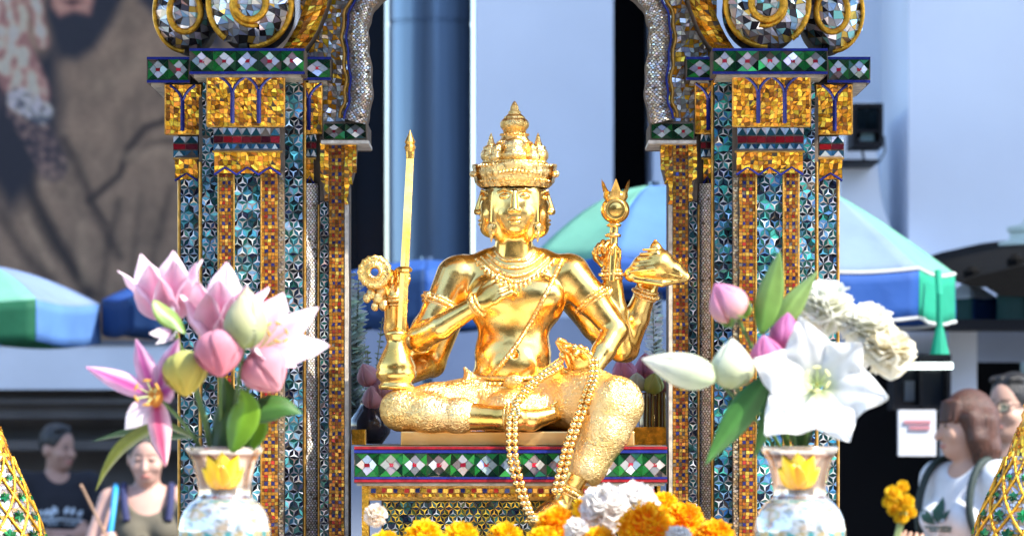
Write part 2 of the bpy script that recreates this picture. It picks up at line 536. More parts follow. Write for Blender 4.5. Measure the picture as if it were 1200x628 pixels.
# ---- head with a face on each side
HX, HD = 603.0, 4.0
Hd = Field((-58, -66, 196), (62, 58, 312), 0.62)
hc = S(HX, 240, HD)
Hd.ell((hc[0], hc[1], 262), (38, 38, 43), k=0)
for q in range(4):
    A = q * math.pi / 2
    fw = np.array((math.sin(A), -math.cos(A), 0)); rt = np.array((math.cos(A), math.sin(A), 0)); up = np.array((0, 0, 1.0))
    rot = [rt, fw, up]
    fd = (fw + rt) / math.sqrt(2); fs = (rt - fw) / math.sqrt(2)
    Hd.ell(np.array((hc[0], hc[1], 256)) + fd * 23, (13, 15, 40), k=4, rot=[fs, fd, up])
    L3 = lambda u, w, py: np.array((hc[0], hc[1], 0)) + rt * u + fw * w + up * (500 - py)
    Hd.ell(L3(0, 15.5, 245), (25, 26, 34), k=3, rot=rot)
    Hd.ell(L3(0, 29.5, 268), (11, 10, 9.5), k=11, rot=rot)
    for sg in (-1, 1):
        Hd.ell(L3(sg * 11, 28, 254), (9, 10, 9), k=6, rot=rot)
        Hd.ell(L3(sg * 10.5, 44.8, 233), (8.5, 5.2, 4.8), k=4, op='sub', rot=rot)
        Hd.ell(L3(sg * 10.8, 35.2, 233), (7, 4.6, 3.2), k=0.8, rot=rot)
        Hd.cone(L3(sg * 4.2, 39.5, 227.5), L3(sg * 12, 38, 224.6), 1.5, 1.6, k=1.2)
        Hd.cone(L3(sg * 12, 38, 224.6), L3(sg * 19, 31.5, 228), 1.6, 1.1, k=1.2)
        Hd.ell(L3(sg * 4.4, 42.2, 249.5), (3.2, 3.4, 2.7), k=1.5, rot=rot)
        Hd.cone(L3(sg * 24, 26, 228), L3(sg * 25, 25, 262), 2.6, 3.6, k=1)
        Hd.ell(L3(sg * 25, 25, 270), (4, 4, 8), k=1, rot=rot)
    Hd.cone(L3(0, 38.5, 228), L3(0, 43.5, 247.5), 2.4, 4.0, k=2)
    Hd.ell(L3(0, 44.5, 249), (3.9, 3.4, 3.2), k=1.5, rot=rot)
    Hd.ell(L3(0, 39.6, 258.8), (7.2, 3.4, 1.8), k=1.0, rot=rot)
    Hd.ell(L3(0, 39.2, 263.2), (5.4, 3.6, 2.0), k=1.0, rot=rot)
    Hd.cone(L3(-7.5, 38.6, 260.2), L3(0, 41.6, 261.2), 0.6, 0.7, k=0.6, op='sub'); Hd.cone(L3(0, 41.6, 261.2), L3(7.5, 38.6, 260.2), 0.7, 0.6, k=0.6, op='sub')
Hd.cone(S(602, 300, 0), S(603, 262, HD), 23.5, 20, k=5)
for rr, yy in ((21.6, 290), (22.2, 284)):
    pass
head = link('head', Hd.mesh('head', SS, SOFF), M_GOLD, statue)

# ---- crown
mb = MB()
cc = SW(HX, 500, HD)


def crown_fn(r, z, a):
    py = 500 - z / SS
    amp = 0.055 if 190 < py < 220 else (0.05 if py > 155 else 0.03)
    n = 28 if py > 190 else 16
    return r * (1 + amp * abs(math.sin(a * n / 2)) * (1 if int(py) % 3 else 0.4)) * (1 + 0.035 * math.cos(4 * a) if 190 < py < 220 else 1)


prof = [(38, 221), (41, 217), (43, 213), (42.5, 210.5), (44.5, 208), (45.5, 203), (44.5, 199), (46, 197), (45, 194.5), (38, 193.5), (35, 192.5), (36, 191), (31, 189),
        (27, 186), (23, 180), (20, 175), (18.5, 170), (19.5, 167.5), (18, 165.5), (15.5, 163), (14.5, 160), (16, 158.5), (13, 157), (11.5, 155.5), (13.5, 153.5), (16.5, 149), (16.8, 144.5), (14, 140.5), (12, 139.5),
        (12.6, 138.3), (9.5, 136), (7, 133.6), (7.6, 132), (5.2, 130), (4.8, 126), (3.3, 123), (2.0, 120.5), (0.2, 119)]
mb.lathe([(r * SS, (500 - py) * SS) for r, py in prof], cc, seg=84, fn=crown_fn)


def finial(mb, px, d, base, tip, r):
    h = tip - base
    c = SW(px, 500, d)
    pr = [(0.2, 0), (0.9, 0.0), (1.0, 0.12), (0.95, 0.3), (0.6, 0.42), (0.75, 0.48), (0.5, 0.6), (0.4, 0.75), (0.2, 0.9), (0.02, 1.0)]
    mb.lathe([(r * a * SS, (500 - (base + h * t)) * SS) for a, t in pr], c, seg=12)


def mini_tower(mb, px, d, base, tip, r, dome=False):
    h = tip - base
    c = SW(px, 500, d)
    pr = [(0.9, 0.0), (0.95, 0.06), (0.8, 0.1), (0.82, 0.14), (1.0, 0.22), (1.02, 0.34), (0.9, 0.44), (0.74, 0.5), (0.8, 0.53), (0.72, 0.57)]
    pr += [(0.8, .64), (.74, .78), (.5, .9), (.02, 1)] if dome else [(0.4, 0.62), (0.42, .65), (0.3, 0.72), (0.2, 0.86), (0.02, 1.0)]
    mb.lathe([(r * a * SS, (500 - (base + h * t)) * SS) for a, t in pr], c, seg=24, fn=lambda rr, z, a: rr * (1 + .05 * math.cos(a * 8)))


for q in range(4):
    a = q * math.pi / 2
    side = q % 2 == 0
    mini_tower(mb, HX + (27.5 if side else 25) * math.cos(a), HD + (27.5 if side else 25) * math.sin(a), 194, 156 if side else 163, 11.5 if side else 16, not side)
    b = a + math.pi / 4
    mini_tower(mb, HX + 29 * math.cos(b), HD + 29 * math.sin(b), 194, 170, 9, True)
    # curved diadem plate over each face
    g = []
    for pyk, rr in ((217, 44), (215.5, 47), (211, 48), (206, 48.6), (201, 49.4), (198, 50), (196.5, 49.5), (196, 45)):
        g.append([SW(HX + rr * math.cos(a + w), pyk - (3.5 * math.cos(w * 3.2) if pyk < 212 else 0) + (5 * abs(w) if pyk > 212 else 0) - (2 if pyk > 212 else 0), HD + rr * math.sin(a + w)) for w in np.linspace(-.42, .42, 17)])
    mb.grid(g)
    for w in np.linspace(-.36, .36, 9):
        mb.ball(SW(HX + 49.5 * math.cos(a + w), 207 - 2.5 * math.cos(w * 3.2), HD + 49.5 * math.sin(a + w)), (3.1 if abs(w) < .05 else 2.1) * SS, seg=8, rings=5, scale=(1, 1, 1.25))
for rr, py, n, br in ((43.5, 213.5, 56, 1.6), (46.5, 196, 56, 1.7), (36, 191.5, 46, 1.5), (20, 168, 28, 1.4), (16.3, 158.5, 24, 1.3), (12.5, 155, 18, 1.2)):
    for q in range(n):
        a = 2 * math.pi * q / n
        mb.ball(SW(HX + rr * math.cos(a), py, HD + rr * math.sin(a)), br * SS, seg=6, rings=4)
mb.build('crown', M_GOLD_ORN, statue, smooth=True)

# earrings hanging at the corners of the head
for sg in (-1, 1):
    mb = MB()
    finial(mb, HX + sg * 27, HD + 25, 264, 286, 4.5)
    mb.build('earring', M_GOLD_ORN, statue, smooth=True)


def drape(F, pts, n, lift, fallback=0):
    """points along a px/py polyline laid on the front of a field"""
    pts = [np.array(p, float) for p in pts]
    out = []
    seglen = [np.linalg.norm(b - a) for a, b in zip(pts[:-1], pts[1:])]
    tot = sum(seglen)
    for i in range(n):
        s = tot * i / (n - 1)
        for a, b, l in zip(pts[:-1], pts[1:], seglen):
            if s <= l + 1e-6:
                q = a + (b - a) * min(s / l, 1); break
            s -= l
        y = F.front(q[0] - 600, 500 - q[1], fallback)
        out.append((q[0], q[1], -y + lift))
    return out


def curve_pts(ctrl, n):
    """Catmull-Rom through control points"""
    c = [np.array(p, float) for p in ctrl]
    c = [2 * c[0] - c[1]] + c + [2 * c[-1] - c[-2]]
    out = []
    m = len(c) - 3
    for i in range(n):
        t = m * i / (n - 1); k = min(int(t), m - 1); t -= k
        p0, p1, p2, p3 = c[k:k + 4]
        out.append(0.5 * ((2 * p1) + (-p0 + p2) * t + (2 * p0 - 5 * p1 + 4 * p2 - p3) * t * t + (-p0 + 3 * p1 - 3 * p2 + p3) * t ** 3))
    return out


# ---- necklace collar
mb = MB()
for (xa, ya, xm, ym, xb, yb, r, bead) in ((580, 296, 603, 306, 628, 296, 2.0, 0), (572, 299, 603, 315, 636, 299, 1.6, 1), (564, 302, 603, 325, 643, 302, 2.4, 0), (558, 305, 603, 332, 650, 305, 1.8, 1)):
    c = curve_pts([(xa, ya), ((xa + xm) / 2 - 2, (ya + ym) / 2 + 4), (xm, ym), ((xb + xm) / 2 + 2, (yb + ym) / 2 + 4), (xb, yb)], 46)
    p = drape(B, c, 46, 0.6)
    if bead:
        for q in p: mb.ball(SW(*q), (r + 0.7) * SS, seg=6, rings=4)
    else:
        mb.tube([SW(*q) for q in p], r * SS, seg=6)
for q in drape(B, curve_pts([(560, 310), (580, 328), (603, 339), (626, 328), (648, 310)], 19), 19, 0.5):
    mb.ball(SW(*q), 3.0 * SS, seg=8, rings=5, scale=(0.8, 0.7, 1.5))
mb.build('necklace', M_GOLD_ORN, statue, smooth=True)

# ---- slanting cord over the chest
mb = MB()
c = curve_pts([(658, 306), (645, 335), (622, 378), (600, 412), (575, 440), (552, 450)], 70)
p = drape(B, c, 70, 1.2, -30)
mb.tube([SW(*q) for q in p], 2.6 * SS, seg=6)
for q in p[::2]: mb.ball(SW(*q), 3.2 * SS, seg=6, rings=4)
mb.build('chest_cord', M_GOLD_ORN, statue, smooth=True)

# ---- belt with its buckle
mb = MB()
for dy, r in ((0, 3.4), (6, 2.6), (11, 3.2)):
    path = []
    for q in range(65):
        a = 2 * math.pi * q / 64
        path.append(SW(602 + (50 + dy * 0.7) * math.cos(a), 440 + dy + 4 * math.sin(a), -3 + (43 + dy * 0.5) * math.sin(a)))
    mb.tube(path, r * SS, seg=6, cap=False)
for q in range(26):
    a = math.pi * (q + 0.5) / 26
    mb.ball(SW(602 + 55 * math.cos(a), 447 + 4 * math.sin(a), -2 + 49 * math.sin(a)), 3 * SS, seg=6, rings=4)
mb.ball(SW(602, 448, 48), 9 * SS, seg=12, rings=8, scale=(1.3, 0.5, 1))
mb.build('belt', M_GOLD_ORN, statue, smooth=True)


def armband(mb, c, axis, r, leaf=None):
    c = np.array(S(*c)); ax = nrm(axis)
    a = nrm(np.cross(ax, (0, 1, 0.01))); b = np.cross(ax, a)
    for off, rr, tr in ((-4.5, r + 0.5, 2.0), (0, r + 1.4, 2.8), (4.5, r + 0.5, 2.0)):
        path = []
        for q in range(33):
            t = 2 * math.pi * q / 32
            v = c + ax * off + (a * math.cos(t) + b * math.sin(t)) * rr
            path.append(Vector(v * SS + np.array(SOFF)))
        mb.tube(path, tr * SS, seg=6, cap=False)
    for q in range(22):
        t = 2 * math.pi * q / 22
        v = c + (a * math.cos(t) + b * math.sin(t)) * (r + 3.5)
        mb.ball(Vector(v * SS + np.array(SOFF)), 2.1 * SS, seg=6, rings=4)
    if leaf:
        v0 = np.array(S(*leaf[0])); v1 = np.array(S(*leaf[1]))
        mb.tube([Vector((v0 + (v1 - v0) * t) * SS + np.array(SOFF)) for t in (0, 0.25, 0.5, 0.75, 1)], [3 * SS, 7 * SS, 6 * SS, 3.5 * SS, 0.6 * SS], seg=8)


for args in (((517, 357, 7), (-18, -6, -38), 20.5, ((505, 350, 18), (497, 342, 16))),
             ((695, 352, 7), (25, -6, -36), 20.5, ((706, 348, 14), (719, 338, 10))),
             ((560, 359, 65), (40, -18, 26), 10.6, None), ((463, 353, 5), (-1, 0, 30), 11, None),
             ((688, 437, 48), (-18, -14, -28), 10.8, None), ((717, 322, 4), (0, 0, 30), 10.8, None), ((757, 344, -7), (10, -8, 30), 12, None),
             ((597, 490, 87), (30, -4, 0), 13, None), ((664, 572, 97), (-13, 0, -24), 14.5, None)):
    mb = MB(); armband(mb, *args)
    mb.build('armband' if args[2] > 20 else ('anklet' if args[0][1] > 480 else 'bracelet'), M_GOLD_ORN, statue, smooth=True)

# ---- the things cast in its hands
mb = MB()   # sword
bl = []
for t in np.linspace(0, 1, 24):
    px = 471.5 + (481.5 - 471.5) * t; py = 392 + (186 - 392) * t
    w = 5.4 - 1.2 * t
    c = SW(px, py, 30)
    bl.append([c + Vector((w * SS, 0, 0)), c + Vector((0, -3 * SS, 0)), c + Vector((-w * SS, 0, 0)), c + Vector((0, 3 * SS, 0))])
mb.grid(bl, closed=True); mb.poly(bl[0]); mb.poly(bl[-1][::-1])
c0 = SW(481.5, 500, 30)
mb.lathe([(0.1 * SS, (500 - 189) * SS), (4.6 * SS, (500 - 188) * SS), (5.2 * SS, (500 - 180) * SS), (6.8 * SS, (500 - 175) * SS), (5 * SS, (500 - 172) * SS), (6.4 * SS, (500 - 169) * SS), (3.6 * SS, (500 - 163) * SS), (0.2 * SS, (500 - 155) * SS)], c0, seg=12)
mb.lathe([(0.1 * SS, 0.0), (9 * SS, 0.004), (10 * SS, 0.010), (7 * SS, 0.016), (0.1 * SS, 0.017)], SW(474.5, 322, 30), seg=14)
mb.build('sword', M_GOLD, statue, smooth=False)


def ring_disc(mb, px, py, d, prof, seg=40, fn=None):
    """prof (radius, forward) turned about the line of sight"""
    rows = []
    for r, w in prof:
        rows.append([SW(px + (r if fn is None else fn(r, 2 * math.pi * q / seg)) * math.cos(2 * math.pi * q / seg), py - (r if fn is None else fn(r, 2 * math.pi * q / seg)) * math.sin(2 * math.pi * q / seg), d + w) for q in range(seg)])
    mb.grid(rows, closed=True)


mb = MB()   # discus with a hole
ring_disc(mb, 440, 320, 22, [(4.6, -5), (4.6, 4), (5.6, 7), (8, 7.5), (9.4, 6), (10, 5), (15, 5.5), (18.4, 5.5), (20, 3), (20, -3), (18, -6), (6, -6), (4.6, -5)], 48, lambda r, a: r * (1 + (0.04 if r > 14 else 0) * math.cos(a * 16)))
for q in range(16):
    a = 2 * math.pi * q / 16
    mb.ball(SW(440 + 16.5 * math.cos(a), 320 + 16.5 * math.sin(a), 27), 1.8 * SS, seg=6, rings=4)
for q, (px, py, r) in enumerate(((436, 345, 6), (444, 350, 7), (431, 350, 5), (450, 358, 6), (440, 360, 4.5), (447, 342, 6))):
    mb.ball(SW(px, py, 18), r * SS, seg=8, rings=6, scale=(1, 0.8, 1.2))
mb.build('discus', M_GOLD_ORN, statue, smooth=True)

mb = MB()   # water pot
pr = [(0.2, 457), (18, 457), (21, 455), (21, 452), (18, 449.5), (19, 447), (23, 443), (24, 437), (22, 434), (23, 431), (20.5, 424), (16.5, 415), (13, 408), (11, 403), (10, 398), (13, 395), (13.5, 392), (12, 389), (5, 387), (0.2, 384)]
mb.lathe([(r * SS, (500 - py) * SS) for r, py in pr], SW(466, 500, 46), seg=40)
mb.build('water_pot', M_GOLD, statue, smooth=True)

mb = MB()   # mace with a flame crown
mb.tube([SW(716, 330, 16), SW(718, 300, 14), SW(719.5, 262, 12)], [4 * SS, 5 * SS, 5 * SS], seg=12)
mb.lathe([(0.1 * SS, 0), (9 * SS, 0.001), (10 * SS, 0.006), (6 * SS, 0.010), (0.1 * SS, 0.011)], SW(718, 279, 13), seg=18)
mb.lathe([(0.1 * SS, 0), (8 * SS, 0.001), (9 * SS, 0.006), (5 * SS, 0.010), (0.1 * SS, 0.011)], SW(719, 267, 12), seg=18)
mb.ball(SW(720.5, 247, 12), 16 * SS, seg=24, rings=16, scale=(1.06, 0.7, 1))
ring_disc(mb, 720.5, 247, 21, [(0.2, 5), (7, 4.5), (9.5, 3.2), (10.5, 4), (12, 3.5), (13, 1), (12.5, -3)], 28)
rows = []
for py, rb in ((238, 11), (232, 14.5), (226, 14), (219, 17)):
    row = []
    for q in range(36):
        a = 2 * math.pi * q / 36
        t = abs(((q / 36 * 6) % 1) - 0.5) * 2
        yy = py if py > 219 else (228 - 17 * t ** 1.5)
        rr = rb if py > 219 else (13 + 6 * t)
        row.append(SW(721 + rr * math.sin(a), yy, 12 + rr * math.cos(a) * 0.85))
    rows.append(row)
mb.grid(rows, closed=True)
mb.grid([[p + (SW(721, 230, 12) - p) * 0.12 for p in r] for r in rows[::-1]], closed=True)
mb.build('mace', M_GOLD, statue, smooth=True)

C = Field((128, -60, 155), (215, 40, 228), 0.9)
C.chain([(*S(740, 322, 8), 9), (*S(755, 314, 10), 15), (*S(772, 312, 10), 19), (*S(790, 320, 10), 12), (*S(803, 325, 10), 5.5)], k=4)
C.chain([(*S(768, 302, 10), 13), (*S(768, 292, 10), 7), (*S(767.5, 283, 10), 2.2)], k=4)
for q in range(6):
    a = q * 0.42
    C.chain([(*S(738 + q * 3, 319 - q * 5, 19 + q * 1.5), 1.6), (*S(765 + q, 316 - q * 4.5, 27 - q), 2.2), (*S(797 - q * 5, 325 - q * 6, 19), 1.6)], k=1.5)
C.chain([(*S(744, 328, 14), 4), (*S(775, 333, 18), 4), (*S(803, 328, 13), 3)], k=2)
link('conch_shell', C.mesh('conch_shell', SS, SOFF), M_GOLD, statue)

# ---- rosary: a long double strand of gold beads
ros = MB()
class Both:
    def front(self, x, z, default=0.0): return min(B.front(x, z, default), T.front(x, z, default))


FT = Both()


def strand(ctrl, n, lift, r=4.2, lay=True, dd=None):
    c = curve_pts(ctrl, n)
    for q in c:
        d = -FT.front(q[0] - 600, 500 - q[1], -q[2]) + lift if lay else q[2]
        d = max(d, q[2])
        ros.ball(SW(q[0], q[1], d), r * SS, seg=8, rings=6)


for off in (0, 1):
    o = off * 7.2
    strand([(656, 424 + o * .9, 60), (648, 430 + o * .9, 66), (636, 438 + o * .7, 70), (620 - o * 0.2, 452 + o, 76), (606, 470 + o * 0.6, 92), (600 + o, 486, 102)], 17, 3)
    strand([(597 + o, 490, 106), (596.5 + o, 508, 110), (597 + o, 530, 112), (601 + o, 552, 114), (608 + o * 0.9, 575, 116), (616 + o * 0.6, 594, 118), (624 + o * 0.3, 606, 120)], 18, 3)
    strand([(692 + o * 0.6, 424, 60), (690 + o * 0.8, 444, 70), (684 + o * 0.8, 460, 86), (677 + o * 0.9, 480, 108), (668 + o * 0.9, 502, 118), (660 + o * 0.9, 525, 122), (654 + o, 548, 124), (648 + o * 0.9, 572, 124)], 23, 3)
strand([(692, 424, 58), (688, 414, 56), (680, 409, 60), (670, 409, 62), (660, 415, 60), (656, 424, 58)], 8, 2)
rosary = ros.build('rosary', gold_mat('bead_gold', rough=0.2, base=(0.93, 0.6, 0.22)), None, smooth=True)
tag(rosary, 'long double string of gold beads looped over the statue hand and lap', 'rosary')

# ---- slab the statue sits on
mb = MB()
mb.box(SW(472, 522, -70), SW(741, 505, 74))
o = mb.build('base_slab', M_GOLD_FLAT, statue)
bv = o.modifiers.new('bevel', 'BEVEL'); bv.width = 0.003; bv.segments = 2
# ------------------------------------------------------------------ mirror and glass mosaic
def mosaic_mat(name, rough=0.12, metal=0.85):
    m, nt, b = new_mat(name)
    L = nt.links.new
    a = nt.nodes.new('ShaderNodeAttribute'); a.attribute_name = 'Col'
    L(a.outputs['Color'], b.inputs['Base Color'])
    b.inputs['Metallic'].default_value = metal
    b.inputs['Coat Weight'].default_value = 0.1
    b.inputs['Coat Roughness'].default_value = 0.06
    tc = nt.nodes.new('ShaderNodeTexCoord')
    n = nt.nodes.new('ShaderNodeTexNoise'); n.inputs['Scale'].default_value = 90; n.inputs['Detail'].default_value = 3
    L(tc.outputs['Object'], n.inputs['Vector'])
    mr = nt.nodes.new('ShaderNodeMapRange'); mr.inputs[3].default_value = rough * 0.4; mr.inputs[4].default_value = rough * 2.2
    L(n.outputs[0], mr.inputs[0]); L(mr.outputs[0], b.inputs['Roughness'])
    bp = nt.nodes.new('ShaderNodeBump'); bp.inputs['Strength'].default_value = 0.12; bp.inputs['Distance'].default_value = 0.002
    L(n.outputs[0], bp.inputs['Height']); L(bp.outputs[0], b.inputs['Normal'])
    return m


M_TILE = mosaic_mat('mirror_mosaic', .14, .6)
M_FOIL = mosaic_mat('amber_glass_mosaic', 0.2, 0.6)
M_SILV = mosaic_mat('pale_mirror_mosaic', .2, .15)
M_GROUT = mat('mortar', (0.12, 0.09, 0.065), 0.85, noise=0.35, nscale=25, bump=0.3, bscale=80, bdist=0.003)
M_TRIM = mat('gilded_trim', (0.62, 0.33, 0.07), 0.35, 0.8, noise=0.45, nscale=40, bump=0.5, bscale=160, bdist=0.003)
M_BLUE = mat('blue_glass_line', (0.02, 0.03, 0.22), 0.2, 0.3, noise=0.3, nscale=60)
M_RED = mat('red_glass_line', (0.3, 0.012, 0.02), 0.25, 0.2, noise=0.4, nscale=60)
M_PALE = mat('pale_edge', (0.55, 0.49, 0.4), 0.5, 0.2, noise=0.4, nscale=50, bump=0.3, bscale=90, bdist=0.003)

rng = random.Random(11)
SILVER = [(.72, .74, .77), (.85, .86, .88), (.6, .6, .62), (.45, .42, .42), (.5, .62, .78), (.62, .52, .46)]
DARK = [(.012, .06, .075), (.02, .09, .1), (.012, .02, .05), (.01, .015, .02), (.02, .12, .1)]
AMBER = [(.85, .4, .02), (.75, .28, .01), (.9, .52, .03), (.5, .17, .01), (.95, .62, .06), (.3, .11, .01), (.8, .34, .015)]
GREEN = [(.006, .06, .02), (.01, .13, .03), (.005, .03, .015), (.02, .22, .04)]
DAMBER = [(.5, .2, .02), (.38, .14, .012), (.6, .27, .03), (.28, .09, .01), (.7, .36, .05)]


def clip_rect(poly, x0, y0, x1, y1):
    for ax, lim, sgn in ((0, x0, 1), (0, x1, -1), (1, y0, 1), (1, y1, -1)):
        out = []
        n = len(poly)
        for i in range(n):
            a, b = poly[i], poly[(i + 1) % n]
            ia = (a[ax] - lim) * sgn >= 0; ib = (b[ax] - lim) * sgn >= 0
            if ia: out.append(a)
            if ia != ib:
                t = (lim - a[ax]) / (b[ax] - a[ax])
                out.append((a[0] + (b[0] - a[0]) * t, a[1] + (b[1] - a[1]) * t))
        poly = out
        if len(poly) < 3: return []
    return poly


def area(p):
    return abs(sum(p[i][0] * p[(i + 1) % len(p)][1] - p[(i + 1) % len(p)][0] * p[i][1] for i in range(len(p)))) / 2


def jit(c, a=0.15):
    k = 1 + rng.uniform(-a, a)
    return tuple(min(max(x * k * (1 + rng.uniform(-a, a) * 0.4), 0), 1) for x in c)


def pat_star(w, h, a=5.2, hexc=None, tric=None, accent=None):
    """six petalled stars of dark leaves with pale mirror between them"""
    hexc = hexc or SILVER; tric = tric or DARK; accent = accent or []
    out = []
    p = a * 2.2; s3 = math.sqrt(3) / 2; wl = .19
    nx = int(w / p) + 3; ny = int(h / (p * s3)) + 2
    x0 = w / 2 - p * (nx // 2)
    light = hexc * 2 + (SILVER + [(.92, .92, .94)] * 4 if accent else []) + accent[:2] + ([(.2, .3, .35), (.1, .3, .36), (.3, .34, .36)] if accent else [])
    def pt(i, j): return (x0 + p * (i + (.5 if j % 2 else 0)), p * s3 * j)
    for j in range(-1, ny):
        for i in range(-1, nx):
            c = pt(i, j); r = pt(i + 1, j)
            d0 = (c[0] + p / 2, c[1] + p * s3); d1 = (c[0] - p / 2, c[1] + p * s3)
            vivid = accent and mnoise.noise((c[0] * .05 + w, c[1] * .05, h * .1)) > .08
            for e in (r, d0, d1):
                m = ((c[0] + e[0]) / 2, (c[1] + e[1]) / 2); dx, dy = e[0] - c[0], e[1] - c[1]
                q = (-dy * wl, dx * wl)
                col = rng.choice(accent) if accent and rng.random() < (.7 if vivid else .12) else rng.choice(tric)
                out.append(([c, (m[0] + q[0], m[1] + q[1]), e, (m[0] - q[0], m[1] - q[1])], jit(col, .3)))
            for tri in ((c, r, d0), (c, d0, d1)):
                g = (sum(t[0] for t in tri) / 3, sum(t[1] for t in tri) / 3)
                poly = []
                for k in range(3):
                    A, B = tri[k], tri[(k + 1) % 3]
                    m = ((A[0] + B[0]) / 2, (A[1] + B[1]) / 2)
                    dx, dy = B[0] - A[0], B[1] - A[1]
                    q = (-dy * wl, dx * wl)
                    if (m[0] + q[0] - g[0]) ** 2 + (m[1] + q[1] - g[1]) ** 2 > (m[0] - q[0] - g[0]) ** 2 + (m[1] - q[1] - g[1]) ** 2: q = (-q[0], -q[1])
                    poly += [A, (m[0] + q[0], m[1] + q[1])]
                col = rng.choice(light)
                if rng.random() < .1: col = rng.choice(tric)
                out.append((poly, jit(col, .2)))
    return out


def pat_gold(w, h, c=4.0):
    out = []; ny = int(h / c) + 1
    cw = w / 5
    for j in range(ny):
        for i in range(5):
            r = [(i * cw, j * c), ((i + 1) * cw, j * c), ((i + 1) * cw, (j + 1) * c), (i * cw, (j + 1) * c)]
            col = rng.choice(DAMBER)
            if i in (1, 3):
                if j % 4 == 0: col = (.03, .03, .16)
                elif j % 4 == 2: col = rng.choice([(.4, .03, .02), (.3, .04, .02), (.5, .12, .02)])
            if i == 2 and j % 2 == 1: col = rng.choice([(.25, .06, .02), (.5, .2, .02), (.9, .6, .1)])
            out.append((r, jit(col, .3)))
    return out


def pat_foil(w, h, c=5.0, cols=None):
    cols = cols or AMBER
    nx = max(int(w / c), 1); ny = max(int(h / c), 1)
    g = [[(w * i / nx + (rng.uniform(-.3, .3) * c if 0 < i < nx else 0), h * j / ny + (rng.uniform(-.3, .3) * c if 0 < j < ny else 0)) for i in range(nx + 1)] for j in range(ny + 1)]
    out = []
    for j in range(ny):
        for i in range(nx):
            q = [g[j][i], g[j][i + 1], g[j + 1][i + 1], g[j + 1][i]]
            if rng.random() < 0.5:
                out.append((q, jit(rng.choice(cols), .25)))
            else:
                out.append((q[:3], jit(rng.choice(cols), .25))); out.append(([q[0], q[2], q[3]], jit(rng.choice(cols), .25)))
    return out


def pat_diamond(w, h, n=None, grey=0.0):
    n = n or max(int(round(w / h)), 1); p = w / n; out = []
    for i in range(n):
        cx, cy = p * (i + .5), h / 2; sx, sy = p * .44, h * .46
        base = rng.choice([(.8, .82, .84), (.55, .65, .8), (.8, .7, .68), (.5, .5, .52), (.86, .86, .88), (.6, .75, .7)])
        for dx, dy in ((0, -1), (1, 0), (0, 1), (-1, 0)):
            mx, my = cx + dx * sx / 2, cy + dy * sy / 2
            col = jit(base if rng.random() < .5 else rng.choice(SILVER + [(.2, .2, .22), (.3, .22, .22)]), .3)
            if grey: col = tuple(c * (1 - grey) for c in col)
            out.append(([(mx, my - sy / 2), (mx + sx / 2, my), (mx, my + sy / 2), (mx - sx / 2, my)], col))
        for ax in (-1, 1):
            for ay in (-1, 1):
                ex, ey = cx + ax * p / 2, cy + ay * h / 2
                g1, g2 = jit(rng.choice(GREEN), .3), jit(rng.choice(GREEN), .3)
                m = (cx + ax * sx / 2, cy + ay * sy / 2)
                out.append(([(cx, cy + ay * sy), (cx, ey), (ex, ey), m], g1))
                out.append(([(ex, ey), (ex, cy), (cx + ax * sx, cy), m], g2))
        out.append(([(cx - .12 * h, cy - .09 * h), (cx + .12 * h, cy - .09 * h), (cx + .12 * h, cy + .09 * h), (cx - .12 * h, cy + .09 * h)], jit((.5, .02, .05), .4), 1))
    return out


def pat_zigzag(w, h):
    out = []; n = max(int(w / 11), 2); p = w / n
    a, b = h * .32, h * .66
    for i in range(n):
        x = i * p
        up = jit(rng.choice([(.01, .06, .08), (.02, .1, .12)]))
        out.append(([(x, a), (x + p, a), (x + p / 2, 0)], up))
        out.append(([(x, 0), (x + p / 2, 0), (x, a)], jit(rng.choice(SILVER)))); out.append(([(x + p / 2, 0), (x + p, 0), (x + p, a)], jit(rng.choice(SILVER))))
        out.append(([(x, a + 1), (x + p, a + 1), (x + p, b - 1), (x, b - 1)], jit(rng.choice([(.4, .01, .02), (.3, .02, .03), (.1, .01, .02)]), .4)))
        out.append(([(x, h), (x + p, h), (x + p / 2, b)], jit((.75, .82, .86)))); 
        out.append(([(x, b), (x + p / 2, b), (x, h)], jit((.04, .16, .3), .5))); out.append(([(x + p / 2, b), (x + p, b), (x + p, h)], jit((.02, .1, .16), .5)))
    return out


def pat_scale(w, h, c=3.6, cols=None):
    cols = cols or [(.6, .56, .52), (.72, .7, .7), (.5, .42, .34), (.62, .5, .36), (.5, .54, .62), (.42, .34, .27)]
    out = []
    nx = max(int(w / c), 1); cw = w / nx
    for j in range(int(h / (c * .8)) + 1):
        for i in range(-1, nx + 1):
            x = i * cw + (cw / 2 if j % 2 else 0); y = j * c * .8
            out.append(([(x, y), (x + cw / 2, y - c * .3), (x + cw, y), (x + cw * .85, y + c * .5), (x + cw / 2, y + c * .75), (x + cw * .15, y + c * .5)], jit(rng.choice(cols), .2)))
    return out


